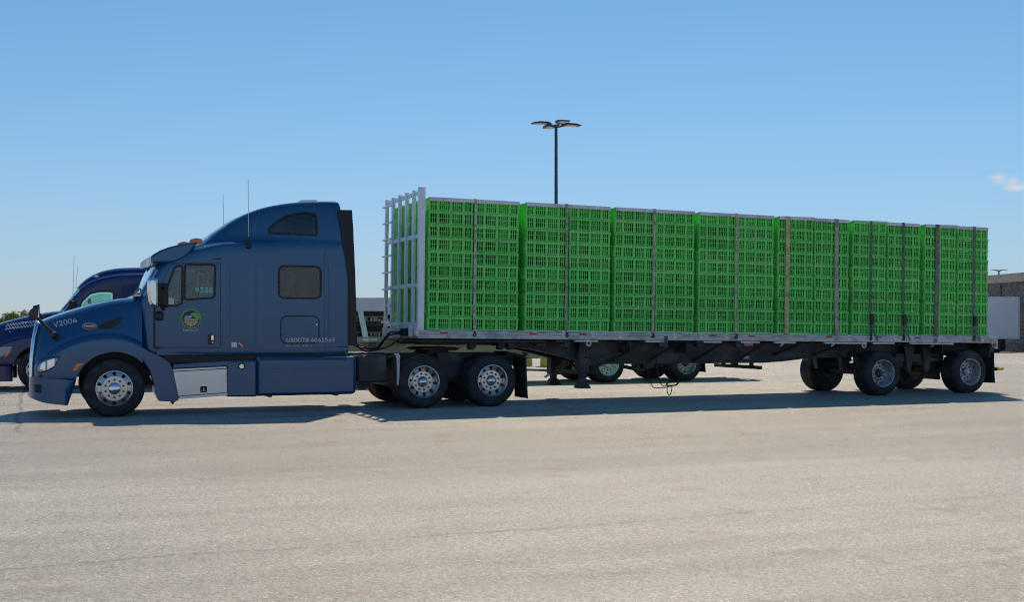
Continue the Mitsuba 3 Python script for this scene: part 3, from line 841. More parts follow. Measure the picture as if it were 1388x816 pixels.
for x in (4.98, 5.85, 6.78):
    put(F, 'winch', join(cyl_y(x, DK - .23, .05, .02, .18), rb(x - .06, x + .06, .0, .06, DK - .30, DK - .17, .01)), 'frame_black', 35)
wk = put(F, 'winch', join(rb(5.03, 5.11, -.02, .04, DK - .33, DK - .05, .02)), 'frame_black')
# beams
XB = [(-.14, DK - .17), (-.12, DK - .22), (-.02, DK - .265), (1.85, DK - .265), (2.5, DK - .37), (3.55, DK - .60), (3.75, DK - .64), (7.75, DK - .61), (8.3, DK - .575), (9.0, DK - .50), (13.72, DK - .42), (13.72, DK - .17)]
for y in (.62, 1.76):
    b = put(F, 'main_beam', prism(XB, y, y + .03), 'frame_black')
    low = XB[2:-1]
    fl = join([tri(m3.Manifold.hull_points(np.array([(a, y + s, z_ + d) for (a, z_) in (p, q) for s in (-.07, .10) for d in (0, -.022)]))) for p, q in zip(low[:-1], low[1:])])
    put(b, 'flange', fl, 'frame_black')
put(F, 'coupler_plate', join(cprism([(-.16, DK - .17), (-.12, DK - .22), (.0, DK - .265), (1.2, DK - .285), (1.2, DK - .25), (.1, DK - .20)], .30, 2.14, .01), rb(-.14, 2.5, .08, 2.36, DK - .24, DK - .175, .02)), 'frame_black')
for i in range(24):
    x = 2.7 + i * .46
    put(F, 'crossmember', join(bx(x, x + .02, .09, 2.35, DK - .20, DK - .05), bx(x - .03, x + .05, .09, 2.35, DK - .205, DK - .195)), 'frame_black')
for x in (4.15, 5.0, 6.05, 7.1, 8.05, 9.1, 10.0):
    put(F, 'brace', bar((x + .42, .10, DK - .19), (x, .60, DK - .60 if x < 8 else DK - .45), .035), 'frame_black')
put(F, 'outrigger', join([bx(x, x + .02, .1, .62, DK - .42, DK - .17) for x in (4.3, 5.6, 12.2)]), 'frame_black')
put(F, 'data_plate', bx(7.29, 7.44, .600, .615, DK - .545, DK - .49), 'off_white', label='small pale plate low on the main beam')
ol = put(F, 'marker_lamp', rb(6.99, 7.17, .06, .10, DK - .245, DK - .185, .015), 'orange')
put(ol, 'bezel', rb(6.975, 7.185, .075, .11, DK - .26, DK - .17, .01), 'alu_dull')
for x in (3.35, 9.98):
    put(F, 'tie_ring', trimesh.creation.annulus(.028, .06, .02, 20, transform=trimesh.transformations.translation_matrix([x, .02, DK - .235]) @ trimesh.transformations.rotation_matrix(math.pi / 2, [1, 0, 0])), 'alu')
put(F, 'valve', join(cyl_y(2.95, DK - .235, .075, .15, .30), rb(2.78, 2.87, .14, .25, DK - .22, DK - .17, .01), rb(2.80, 2.86, .14, .25, DK - .30, DK - .25, .01)), 'frame_black')
put(F, 'valve', rb(2.36, 2.56, .30, .45, DK - .30, DK - .22, .01), 'frame_black')
for x in (1.02, 1.62, 1.83):
    put(F, 'winch', join(cyl_y(x, DK - .33, .045, .30, .5), rb(x - .07, x + .07, .28, .4, DK - .34, DK - .22, .01)), 'frame_black', 35)
# landing gear
lg = put(F, 'landing_gear', join(rb(3.34, 3.57, .42, .64, .62, DK - .2, .02), rb(3.34, 3.60, 1.80, 2.06, .55, DK - .2, .02)), 'frame_black')
put(lg, 'leg', join(rb(3.39, 3.51, .45, .57, .40, .70, .01), rb(3.39, 3.51, 1.87, 1.99, .40, .70, .01)), 'frame_black')
for y in (.51, 1.93):
    put(lg, 'foot', m3.Manifold.hull_points(np.array([(3.45 + a * u, y + b * u, z_) for a in (-.135, .135) for b in (-.12, .12) for u, z_ in ((1, .325), (1, .345), (.55, .46))])), 'frame_black')
put(lg, 'brace', join(bar((3.45, .5, .60), (3.45, 1.9, 1.15), .05), bar((3.45, .5, 1.15), (3.45, 1.9, .60), .05), bx(3.42, 3.48, .5, 1.95, .60, .68), bar((3.5, .5, .60), (4.3, .66, 1.0), .04), bar((3.45, 1.93, .62), (4.2, 1.8, 1.0), .04)), 'frame_black')
put(lg, 'crank', join(tube([(3.45, .42, .95), (3.45, .10, .95), (3.35, .08, .82)], .014, 8, False)), 'frame_black')
# axles and suspension
WX = (10.496, 12.935)
sus = []
for x in WX:
    sus += [tri(cyl_y(x, .50, .07, .4, 2.04)), bx(x - .55, x + .35, .72, .82, .58, .70), bx(x - .55, x + .35, 1.62, 1.72, .58, .70)]
    for y in (.70, 1.62):
        sus += [tri(prism([(x - .62, 1.0), (x - .34, 1.0), (x - .42, .55), (x - .54, .55)], y, y + .14)), tri(cyl_z(x + .28, y + .07, .14, .70, .92, 20))]
for x in WX:
    for y in (.62, 1.60):
        put(F, 'brake_chamber', join(cyl_y(x + .18, .50, .075, y, y + .16), cyl_y(x + .18, .50, .03, y - .08, y)), 'frame_black', 35, tw=TRUCK)
put(F, 'air_hose', tube([(9.6, .5, .95), (9.9, .48, .80), (10.3, .52, .72), (10.6, .55, .56)], .014, 6), 'black', tw=TRUCK)
put(F, 'air_hose', tube([(11.7, .46, 1.0), (12.1, .44, .84), (12.6, .5, .80), (13.0, .55, .58)], .014, 6), 'black', tw=TRUCK)
put(F, 'axle_group', join(sus), 'frame_black', 35, tw=TRUCK)
hang = []
for x in (11.55, 12.05):
    hang.append(tri(prism([(x - .14, 1.06), (x + .14, 1.06), (x + .05, .52), (x - .03, .48)], .42, .50)))
put(F, 'spring_hanger', join(hang + [bx(11.2, 12.4, .46, .5, .72, .90), bx(9.1, 9.9, 1.9, 1.96, .80, .84)]), 'frame_black', tw=TRUCK)
for j, x in enumerate(WX):
    wheel(F, TRUCK, x, .02, .490, 'wide', spin=10 + 37 * j, rim='rim_steel', hub='frame_black' if j == 0 else 'rim_steel', label=('forward' if j == 0 else 'rearmost') + ' trailer wheel with grey steel rim and ' + ('dark greasy hub' if j == 0 else 'pale hub'))
    wheel(F, TRUCK, x, 2.42, .490, 'wide', True, rim='rim_steel', hub='frame_black')
for x in (11.55, 13.62):
    for y in (.03, 1.80):
        if x < 12 and y < 1:
            continue
        put(F, 'mud_flap', prism([(x, .93), (x + .025, .93), (x + .035, .5), (x + .055, .22), (x + .03, .22), (x + .01, .5)], y, y + .60), 'rubber', tw=TRUCK)
put(F, 'tail_frame', join(rb(13.60, 13.72, .10, 2.34, DK - .42, DK - .17, .02), rb(13.60, 13.66, .10, .66, DK - .5, DK - .36, .02)), 'frame_black')
put(F, 'tail_plate', prism([(13.52, DK - .02), (13.71, DK - .01), (13.71, DK - .29), (13.60, DK - .27), (13.52, DK - .16)], -.015, .02), 'alu')
put(F, 'tail_plate', rb(13.70, 13.74, .0, 2.44, DK - .17, DK - .01, .008), 'alu')
put(F, 'tail_lamp', cyl_y(13.62, DK - .20, .045, -.03, .0, 20), 'red_dull')
put(F, 'rear_guard', join(rb(13.72, 13.82, .05, 2.39, .50, .58, .01), rb(13.70, 13.78, .55, .63, .55, 1.1, .01), rb(13.70, 13.78, 1.8, 1.88, .55, 1.1, .01)), 'rust_black', tw=TRUCK)
put(F, 'rear_guard_tip', rb(13.745, 13.93, .02, .06, .51, .57, .006), 'yellow', tw=TRUCK)
# dangling cables
for pts in ([(5.62, .3, .95), (5.60, .28, .6), (5.66, .25, .40), (5.74, .25, .33)], [(5.80, .3, .95), (5.82, .28, .7), (5.86, .25, .45), (5.95, .22, .36), (6.1, .25, .50), (6.25, .3, .52)], [(5.74, .25, .33), (5.95, .2, .34), (6.2, .2, .40), (6.32, .25, .46)], [(6.0, .2, .38), (6.0, .2, .27), (6.05, .2, .18), (6.1, .2, .27), (6.11, .2, .38)]):
    put(F, 'hanging_cable', tube([(x - .78, y, z) for x, y, z in pts], .009, 6), 'black')
put(F, 'cable_coil', join(tube([(5.20, .22, .38), (5.30, .2, .46), (5.48, .2, .44), (5.42, .22, .38), (5.22, .22, .38)], .015, 6)), 'black')
# headboard
HB = put(F, 'headboard', bx(-.16, -.08, .0, 2.44, DK - .16, DK + .03), 'alu')
for i in range(6):
    y = .0 + i * (2.44 - .11) / 5
    put(HB, 'post', rb(-.165, -.045, y, y + .11, DK, 4.125, .008) if i == 0 else rb(-.135, -.075, y + .005, y + .105, DK, 4.115, .008), 'alu_bright')
for z_ in (4.03, 3.22, 2.30, DK + .10):
    for i in range(5):
        y = .11 + i * (2.44 - .11) / 5 - (.02 if i else 0)
        put(HB, 'crossbar', rb(-.115, -.085, y, .02 + (i + 1) * (2.44 - .11) / 5, z_ - .04, z_ + .04, .004), 'alu_bright')
for j in range(8):
    z_ = 3.95 - j * .335
    put(HB, 'rung', rb(-.17, -.127, 1.87, 2.50, z_ - .016, z_ + .016, .004), 'alu_bright', label=None)
put(HB, 'foot_bracket', rb(-.20, -.05, .0, .16, DK - .12, DK + .06, .02), 'alu_dull')
put(HB, 'foot_bracket', rb(-.22, -.10, .36, .44, DK - .14, DK + .10, .02), 'alu_dull')
put(HB, 'foot_bracket', rb(-.22, -.10, 1.0, 1.1, DK - .14, DK + .10, .02), 'alu_dull')
put(F, 'air_coupling', join(rb(-.24, -.16, .62, .72, DK - .12, DK + .02, .02), rb(-.24, -.16, .85, .95, DK - .12, DK + .02, .02)), 'black')

# ------------------------------------------------------------------ crates
CL, CH = .885, .2466
CD = 1.195


def crate_mesh():
    out = []
    inset = .012
    def wall_long(y, sgn):
        th = .010
        def b(x0, x1, z0, z1, extra=0.):
            m = bx(x0, x1, y if sgn > 0 else y - th, y + th if sgn > 0 else y, z0, z1)
            k = np.clip((CH - .04 - m.vertices[:, 2]) / CH, 0, 1) * inset * sgn
            m.vertices[:, 1] += k
            if extra:
                f = m.vertices[:, 1] * sgn < (y + th / 2 * sgn) * sgn
            return m
        # slots 3 5 5 3
        slots, post, end = .0295, .054, .042
        groups = (3, 5, 5, 3); unit = (CL - 2 * end - 3 * post) / 16.
        x = 0.
        o = [b(0, end, 0, CH - .03), b(CL - end, CL, 0, CH - .03)]
        x = end
        for gi, g in enumerate(groups):
            for k in range(g - 1):
                xc = x + (k + 1) * unit
                o.append(b(xc - .0075, xc + .0075, .012, CH - .03))
            x += g * unit
            if gi < 3:
                o.append(b(x, x + post, .010, CH - .03)); x += post
        o.append(b(end, CL - end, .0, .020)); o.append(b(end, CL - end, .118, .128))
        yy = y - .012 if sgn > 0 else y - th
        o.append(bx(0, CL, yy, yy + th + .012, CH - .046, CH - .008))           # rim
        for px in np.linspace(.05, CL - .05, 6):
            o.append(bx(px - .02, px + .02, yy + .002, yy + th + .008, CH - .010, CH - .001))
        return o
    def wall_end(x, sgn):
        th = .010
        def b(y0, y1, z0, z1):
            m = bx(x if sgn > 0 else x - th, x + th if sgn > 0 else x, y0, y1, z0, z1)
            m.vertices[:, 0] += np.clip((CH - .04 - m.vertices[:, 2]) / CH, 0, 1) * inset * sgn
            return m
        o = [b(.0, .10, 0, CH - .03), b(CD - .10, CD, 0, CH - .03), b(.10, CD - .10, 0, .05), b(.10, CD - .10, CH - .06, CH - .03)]
        ny = 12; w = (CD - .2) / ny
        for k in range(ny):
            y0 = .10 + k * w
            if k in (5, 6):
                continue
            o.append(b(y0, y0 + w * .86, .05, CH - .06))
        o.append(b(.10, CD - .10, .10, .125))
        o.append(bx(x - .010 if sgn > 0 else x - th, x + th if sgn > 0 else x + .010, 0, CD, CH - .046, CH - .008))
        return o
    out += wall_long(.0, 1) + wall_long(CD, -1) + wall_end(.0, 1) + wall_end(CL, -1)
    out += [bx(.012, CL - .012, .012 + k * .1172, .012 + k * .1172 + .108, z_, z_ + .003) for k in range(10) for z_ in (.002, .007, .012)]
    out += [bx(k, k + .03, .012, CD - .012, .010, .015) for k in (.1, .3, .55, .75)]
    # a second crate nested inside: its slotted walls stand a little behind the outer ones
    for y, th in ((.085, .012), (CD - .097, .012)):
        x = .05
        while x < CL - .06:
            out.append(bx(x, x + .014, y, y + th, .03, CH - .012)); x += .0455
        out.append(bx(.05, CL - .05, y, y + th, CH - .05, CH - .012)); out.append(bx(.05, CL - .05, y + .001, y + th + .001, .03, .055))
        out.append(bx(.05, CL - .05, y + .001, y + th + .001, .125, .137))
    for x in (.045, CL - .055):
        out.append(bx(x, x + .010, .06, CD - .06, .03, CH - .03))
    out.append(bx(.05, CL - .05, .055, CD - .055, .030, .036))
    return join(out)


CRATE = crate_mesh()
CPLY = mikit.ply(CRATE, 'crate_green_1', smooth=False)
LIDDED = join(CRATE, [bx(.004, CL - .004, k * .1195 + .002, k * .1195 + .110, CH - .006, CH - .002) for k in range(10)], bx(.02, .06, .01, CD - .01, CH - .012, CH - .006), bx(CL - .06, CL - .02, .01, CD - .01, CH - .012, CH - .006))
LPLY = mikit.ply(LIDDED, 'crate_green_1', smooth=False)
for i in range(3):
    scene[f'lidded_kind_{i}'] = {'type': 'shapegroup', 'crate': {**LPLY, 'bsdf': {'type': 'ref', 'id': f'crate_green_{i}'}}}
    scene[f'crate_kind_{i}'] = {'type': 'shapegroup', 'crate': {**CPLY, 'bsdf': {'type': 'ref', 'id': f'crate_green_{i}'}}}
BLOCK = (.029, 1.989, 3.905, 5.829, 7.754, 9.672, 11.626)
ORD = 'first second third fourth fifth sixth seventh eighth ninth tenth eleventh twelfth thirteenth fourteenth'.split()
LAY = ['top'] + [f'{ORD[i]} from the top' for i in range(1, 9)] + ['bottom']
for b, x0 in enumerate(BLOCK):
    for half in (0, 1):
        col = b * 2 + half
        x = x0 + half * (CL + .042) if b < 5 else x0 + half * (CL + .05)
        jit = RNG.normal(0, .004, (10, 2, 3))
        for side in (0, 1):
            for lay in range(10):
                z_ = DK + .004 + (9 - lay) * CH
                j = jit[lay, side]
                tw = TRAIL @ T().translate([x + j[0], .035 + side * (CD + .01) + j[1] * 1.2, z_]).rotate([0, 0, 1], float(j[2]) * 25)
                k = key_for('plastic_crate')
                scene[k] = {'type': 'instance', 'to_world': tw, 'group': {'type': 'ref', 'id': f'{"lidded" if lay == 0 else "crate"}_kind_{int(RNG.integers(3))}'}}
                where = f'{ORD[col]} column from the headboard'
                if side == 0:
                    lb = f'green slatted crate, {LAY[lay]} of the near side {where}'
                elif col == 0:
                    lb = f'green crate seen through the headboard, {LAY[lay]} of the far side stack'
                elif lay == 0:
                    lb = f'green crate in the top layer of the far side {where}'
                else:
                    lb = 'green slatted crate hidden in the far side row behind the near crates'
                labels[k] = {'label': lb, 'category': 'crate', 'group': 'green crates stacked on the flatbed' if not (side and col and lay) else 'green crates hidden in the far row'}
TOPZ = DK + .004 + 10 * CH
# edge protectors on the top edges of the blocks
for b, x0 in enumerate(BLOCK):
    n = 1 if b < 4 else 2
    L = (2 * CL + .03) / n
    for q in range(n):
        xa = x0 + .01 + q * (L + .0)
        m = join(bx(0, L - .004, .0, .006, -.062, .008), bx(0, L - .004, .006, .09, .002, .008))
        tilt = 0. if n == 1 or q == 1 else -1.1
        tw = TRAIL @ T().translate([xa, .012, TOPZ]).rotate([0, 1, 0], tilt)
        which = f'on the {ORD[b]} crate block from the headboard' if n == 1 else f'on the {"forward" if q == 0 else "rear"} half of the {ORD[b]} crate block'
        single('edge_protector', m, 'alu_dull', f'grey angle strip along the top edge {which}', 'edge protector', tw, 'edge protectors on top of the crates', smooth=False)
    if n == 1:
        m = join(bx(0, L, 2.40, 2.406, -.062, .008), bx(0, L, 2.32, 2.40, .002, .008))
# straps
STR = [(.948, .05, (.30, .27, .22), 0), (2.845, .055, (.20, .185, .15), 0), (4.782, .05, (.28, .25, .19), 0), (6.703, .045, (.30, .26, .17), 0), (7.976, .10, (.33, .27, .13), 1),
       (9.222, .10, (.24, .215, .15), 1), (10.138, .05, (.075, .08, .08), 2), (11.019, .05, (.08, .08, .08), 2), (11.964, .105, (.11, .105, .08), 1), (13.021, .055, (.09, .09, .09), 2)]
for i, (x, w, c, kind) in enumerate(STR):
    M[f'strap_mat_{i}'] = pbr(dusty(tuple(q * 1.9 for q in c), tuple(q * .95 for q in c), .85, 7.), .8)
    tone = ['greyish tan', 'dull brown grey', 'thin pale tan', 'thin yellowish tan', 'wide yellow tan', 'wide tan grey', 'narrow dark grey', 'second narrow dark grey', 'wide blackish', 'rearmost narrow dark']
    S = thing('tie_down_strap', f'{tone[i]} webbing strap over the crates, {ORD[i]} strap from the headboard', 'strap', TRAIL, 'tie-down straps over the crate load')
    dx = (.0, .015, -.02, .01, -.02, .03, .0, .01, -.015, .0)[i]
    ztop = TOPZ + .013
    path = [(dx, -.012, DK - .05), (dx * .5, .012, DK + .5), (0, .004, DK + 1.5), (0, .004, ztop - .03), (0, .012, ztop), (0, 1.2, ztop + .002), (0, 2.43, ztop), (0, 2.455, DK - .05)]
    v, f = [], []
    for (a, y, z_) in path:
        v += [(x + a - w / 2, y, z_), (x + a + w / 2, y, z_)]
    def thick(v, n):
        v = np.array(v); k = len(v)
        d = np.gradient(v[::2], axis=0); nn = np.column_stack([d[:, 0] * 0, -d[:, 2], d[:, 1]]); nn /= np.linalg.norm(nn, axis=1, keepdims=True)
        o = v + np.repeat(nn, 2, 0) * .004
        V2 = np.vstack([v, o]); F2 = []
        for j in range(k // 2 - 1):
            a, b_, c_, d_ = 2 * j, 2 * j + 1, 2 * j + 3, 2 * j + 2
            F2 += [(a, b_, c_), (a, c_, d_), (a + k, c_ + k, b_ + k), (a + k, d_ + k, c_ + k), (a, d_, d_ + k), (a, d_ + k, a + k), (b_, b_ + k, c_ + k), (b_, c_ + k, c_)]
        F2 += [(0, k, 1 + k), (0, 1 + k, 1), (k - 2, k - 1, 2 * k - 1), (k - 2, 2 * k - 1, 2 * k - 2)]
        t = trimesh.Trimesh(V2, F2, process=False)
        trimesh.repair.fix_normals(t)
        return t
    put(S, 'webbing', thick(v, len(path)), f'strap_mat_{i}', False)
    xb = x + dx
    if kind == 0:
        put(S, 'hook', join(trimesh.creation.annulus(.018, .034, .02, 16, transform=trimesh.transformations.translation_matrix([xb, -.02, DK - .085]) @ trimesh.transformations.rotation_matrix(math.pi / 2, [1, 0, 0])), bx(xb - .02, xb + .02, -.03, -.012, DK - .06, DK - .02)), 'black')
    elif kind == 1:
        tv = [(xb - w / 2, -.012, DK - .05), (xb + w / 2, -.012, DK - .05), (xb - w / 2 - .04, .0, DK - .16), (xb + w / 2 - .04, .0, DK - .16), (xb - w / 2 - .10, .02, DK - .28), (xb + w / 2 - .13, .02, DK - .26)]
        put(S, 'tail', thick(tv, 3), f'strap_mat_{i}', False)
    else:
        put(S, 'ratchet', rb(xb - .035, xb + .035, -.05, .0, DK + .22, DK + .44, .015), 'black')
        put(S, 'slack', join(tube([(xb + .03, -.03, DK + .46), (xb + .055, -.05, DK + .36), (xb + .05, -.04, DK + .2), (xb + .01, -.03, DK + .06)], .016, 6), tube([(xb, -.03, DK + .12), (xb + .06, -.04, DK + .05), (xb + .13, -.03, DK - .04), (xb + .17, -.03, DK - .13)], .012, 6)), f'strap_mat_{i}')
        put(S, 'hook', rb(xb - .03, xb + .03, -.035, -.015, DK - .12, DK + .02, .008), 'black')

# ------------------------------------------------------------------ second truck: navy tractor and beige flatbed in the next lane
NTH = 20.
NAVY = T().translate([-11.2 + 5.5 * math.cos(math.radians(NTH)), 28.0 + 5.5 * math.sin(math.radians(NTH)), 0]).rotate([0, 0, 1], NTH)
N = thing('semi_truck', 'dark navy sleeper tractor parked behind the blue one, pale checkered graphic on its hood', 'truck', NAVY)
NCABK = [(-5.06, .34, 1.10, 1.78, .50, 1.92), (-4.98, .20, 1.06, 1.88, .40, 2.06), (-4.85, .12, 1.05, 2.06, .32, 2.24), (-4.72, .09, 1.05, 2.28, .28, 2.42), (-4.55, .075, 1.05, 2.46, .28, 2.62),
         (-4.30, .06, 1.04, 2.62, .32, 2.80), (-4.0, .05, 1.04, 2.72, .36, 2.92), (-3.6, .05, 1.03, 2.78, .36, 2.985), (-3.1, .05, 1.03, 2.80, .34, 3.0), (-2.2, .05, 1.03, 2.80, .3, 3.0), (-1.6, .05, 1.03, 2.80, .3, 3.0), (-1.5, .08, 1.05, 2.76, .3, 2.94)]
NDOOR = [(-4.75, 1.16), (-3.60, 1.155), (-3.60, 2.50), (-4.30, 2.49), (-4.50, 2.40), (-4.75, 1.98)]
NWS = [(-5.4, 1.97), (-5.0, 1.97), (-4.62, 2.36), (-4.62, 2.46), (-5.4, 2.5)]
NWIN = [(-4.62, 1.90), (-4.55, 2.10), (-4.36, 2.30), (-4.15, 2.36), (-3.85, 2.36), (-3.85, 1.90)]
NHOOD = [(-6.72, .36, .60, .90, .44, .72, 1.40), (-6.62, .20, .58, .96, .34, .62, 1.50), (-6.45, .08, .58, 1.04, .24, .52, 1.58), (-6.14, .02, .58, 1.18, .16, .40, 1.68), (-5.79, .0, .58, 1.26, .12, .33, 1.77), (-5.50, .0, .58, 1.28, .10, .28, 1.83), (-5.02, .01, .58, 1.15, .085, .22, 1.90)]
_, ND, nh = tractor(N, NAVY, NCABK, 'paint_navy', NHOOD, (-5.50, .47, .60), [('window', NWIN, 'glass_teal', 'door')], NDOOR, NWS, 'glass_teal', None)
hood = nh; del _HM
NH = put(N, 'hood', nh, 'paint_navy', 30)
checks = []
for r_ in range(2):
    for k in range(12):
        for q in range(2):
            x0 = -6.28 + k * .062 + (q % 2) * .031 + r_ * .01; z0 = 1.425 + r_ * .085 + q * .036 + k * .009
            checks.append(tri(prism([(x0, z0), (x0 + .034, z0 + .006), (x0 + .028, z0 + .036), (x0 - .006, z0 + .030)], -.002, .004)))
stripes = [tri(prism([(-6.18, 1.375), (-5.55, 1.475), (-5.50, 1.50), (-6.18, 1.395)], -.002, .004)), tri(prism([(-5.9, 1.60), (-5.35, 1.66), (-5.35, 1.67), (-5.9, 1.625)], -.002, .004))]
for k in range(7):
    checks.append(tri(prism([(-5.50 + k * .06, 1.52 + k * .006), (-5.46 + k * .06, 1.524 + k * .006), (-5.48 + k * .06, 1.58 + k * .006), (-5.52 + k * .06, 1.576 + k * .006)], -.002, .004)))
put(NH, 'graphic', onto_hood(join(checks + stripes), .006), 'off_white')
hln = put(N, 'headlight', patch([(-6.62, .78), (-6.55, .93), (-6.36, 1.03), (-6.10, 1.045), (-6.16, .93), (-6.30, .82)], .006, .03, nh), 'lens', 40)
put(hln, 'turn_lamp', patch([(-6.28, .80), (-6.24, .86), (-6.13, .97), (-6.15, .90), (-6.24, .80)], .010, .03, nh), 'orange', 40)
nb = m3.CrossSection([np.array(full) if Polygon(full).exterior.is_ccw else np.array(full)[::-1]]).extrude(.36).translate([0, 0, .22])
put(N, 'bumper', nb, 'paint_navy', 30)
put(N, 'mirror', cprism(list(chaikin([(-4.86, 2.02), (-4.84, 2.14), (-4.74, 2.14), (-4.70, 2.05), (-4.70, 1.70), (-4.86, 1.70)], 2, True)), -.14, .0, .03), 'black')
put(N, 'mirror_bracket', bar((-4.78, -.06, 1.75), (-4.6, .08, 1.72), .05), 'black')
nhm = put(N, 'hood_mirror', m3.Manifold.hull_points(np.array([(-5.62, .0, 1.88), (-5.50, .0, 1.86), (-5.50, .2, 1.86), (-5.62, .18, 1.86), (-5.66, .05, 2.0), (-5.52, .0, 2.04), (-5.50, .2, 2.04), (-5.6, .2, 2.02)])), 'paint_navy', 40)
put(nhm, 'arm', bar((-5.56, .1, 1.88), (-5.4, .2, 1.68), .04), 'black')
put(N, 'antenna', tube([(-4.70, .25, 2.42), (-4.66, .24, 3.00)], .006, 6, False), 'alu_dull')
put(N, 'antenna', tube([(-4.78, .5, 1.95), (-4.74, .5, 3.25)], .006, 6, False), 'alu_dull')
put(N, 'roof_lamp', rb(-4.28, -4.18, .28, .36, 2.70, 2.76, .02), 'off_white')
put(N, 'seat', join(tri(rb(-3.9, -3.45, .35, .85, 1.3, 1.5, .05)), tri(rb(-3.55, -3.42, .36, .84, 1.45, 2.1, .05))), 'interior')
put(N, 'dashboard', rb(-4.9, -4.6, .2, 2.24, 1.25, 1.80, .06), 'interior')
put(N, 'sleeper_curtain', bx(-3.42, -3.40, .12, 2.3, 1.1, 2.7), 'interior')
put(N, 'cab_mirror', join(rb(-4.42, -4.34, 2.30, 2.42, 2.10, 2.24, .02), bar((-4.36, 2.36, 1.9), (-4.36, 2.36, 2.1), .02)), 'black')
put(N, 'chassis', join([bx(-6.3, 2.1, .78, .86, .74, 1.0), bx(-6.3, 2.1, 1.58, 1.66, .74, 1.0), bx(-4.8, -1.4, .05, .6, .30, .98), bx(-4.8, -1.4, 1.84, 2.39, .30, .98), bx(-4.8, -1.4, .2, 2.2, .9, 1.05), tri(cyl_y(-5.5, .47, .07, .3, 2.14)), tri(cyl_y(-.05, .5, .09, .4, 2.04)), tri(cyl_y(1.3, .5, .09, .4, 2.04))]), 'black')
for x in (-5.5,):
    wheel(N, NAVY, x, .0, .485, 'front'); wheel(N, NAVY, x, 2.44, .485, 'front', True)
for x in (-.05, 1.30):
    wheel(N, NAVY, x, .0, .495, 'dual'); wheel(N, NAVY, x, 2.44, .495, 'dual', True)

BX, BY = P0[0] + CU * 0 - SU * 7.4, P0[1] + CU * 7.4
BEIGE = T().translate([BX, BY, 0]).rotate([0, 0, 1], 22.)
B = thing('flatbed_trailer', 'beige flatbed trailer in the lane behind, seen under and ahead of the green load', 'trailer', BEIGE)
put(B, 'deck', bx(-1.2, 12.35, .06, 2.38, 1.17, 1.245), 'dark_wood')
br = put(B, 'side_rail', rb(-1.2, 12.35, .0, .06, 1.125, 1.255, .01), 'beige')
for k in range(20):
    x = -1.1 + k * .68
    put(br, 'reflector', bx(x, x + .16, -.004, .0, 1.165, 1.215), 'red_dull' if k % 2 == 0 else 'off_white')
BP = [(-1.2, 1.12), (-1.2, .86), (.6, .80), (2.2, .70), (6.6, .655), (11.2, .655), (12.3, .80), (12.3, 1.12)]
put(B, 'main_beam', prism(BP, .20, .25), 'beige')
put(B, 'main_beam', prism(BP, 2.18, 2.23), 'beige')
for k in range(9):
    x = 3.7 + k * .36
    put(B, 'reflector', bx(x, x + .13, .19, .20, .665, .70), 'red_dull' if k % 2 == 0 else 'off_white')
for k in range(14):
    put(B, 'crossmember', bx(-1. + k * .95, -.96 + k * .95, .1, 2.34, 1.0, 1.17), 'beige')
put(B, 'lettering', side_text('505 1BE', 6.02, .705, .199, .125, .003, True), 'white')
put(B, 'number_panel', bx(5.97, 6.62, .1992, .2, .69, .85), 'black')
put(B, 'data_plate', join(bx(4.30, 4.75, .192, .2, .80, .83), bx(4.30, 4.75, .192, .2, .72, .75)), 'frame_black')
put(B, 'winch', join(cyl_y(1.0, 1.02, .09, .02, .2), rb(.92, 1.08, .0, .12, .9, 1.12, .02)), 'pole_blue', 35)
put(B, 'winch', m3.Manifold.hull_points(np.array([(5.05, .1, .86), (5.25, .1, .86), (5.15, .1, .74), (5.05, .2, .86), (5.25, .2, .86), (5.15, .2, .74)])), 'black')
blg = put(B, 'landing_gear', join(bar((6.75, .55, .68), (6.75, .55, .30), .12), bar((6.75, 1.9, .68), (6.75, 1.9, .30), .12)), 'beige')
put(blg, 'brace', join(bar((5.85, .5, .16), (6.70, .6, .60), .05), bar((5.1, .9, .36), (6.70, .9, .30), .045)), 'alu_dull')
for j, x in enumerate((7.50, 9.90)):
    wheel(B, BEIGE, x, .02, .49, 'dual', rim='rim_white' if j == 0 else 'rim_steel', hub='rim_white' if j == 0 else 'frame_black', label='pale blue-white wheel of the beige flatbed' if j == 0 else 'dark grey wheel near the tail of the beige flatbed')
    wheel(B, BEIGE, x, 2.42, .49, 'dual', True, rim='rim_steel', hub='frame_black')
put(B, 'axle_group', join([tri(cyl_y(x, .5, .08, .4, 2.04)) for x in (7.5, 9.9)] + [bx(x - .6, x + .5, y, y + .1, .56, .68) for x in (7.5, 9.9) for y in (.7, 1.64)] + [tube([(8.15, .5, .42), (8.45, .5, .36), (8.75, .5, .30), (8.95, .5, .42), (8.85, .5, .75)], .05, 8), bx(8.8, 9.1, .4, .5, .35, .85)]), 'frame_black', 35)
put(B, 'mud_flap', prism([(10.42, .8), (10.45, .8), (10.52, .24), (10.49, .24)], .03, .62), 'rubber')
put(B, 'mud_flap', prism([(10.42, .8), (10.45, .8), (10.52, .24), (10.49, .24)], 1.8, 2.4), 'rubber')
put(B, 'rear_guard', join(rb(12.25, 12.36, .02, 2.42, .29, .39, .01), rb(12.24, 12.34, .42, .52, .36, 1.1, .01), rb(12.24, 12.34, 1.22, 1.5, .36, 1.1, .01), rb(12.24, 12.34, 1.9, 2.0, .36, 1.1, .01)), 'rust_black')
# pallets and dark boards on the beige flatbed
def pallet_mesh(px, z0):
    return join([bx(px, px + 1.15, .2 + k * .2, .2 + k * .2 + .15, z0 + .105, z0 + .13) for k in range(9)] + [bx(px, px + 1.15, .2 + k * .2, .2 + k * .2 + .15, z0, z0 + .022) for k in (0, 4, 8)] + [bx(px + k, px + k + .12, .2 + q, .2 + q + .15, z0 + .022, z0 + .105) for k in (0, .26, .515, .78, 1.03) for q in (.0, .8, 1.6)])


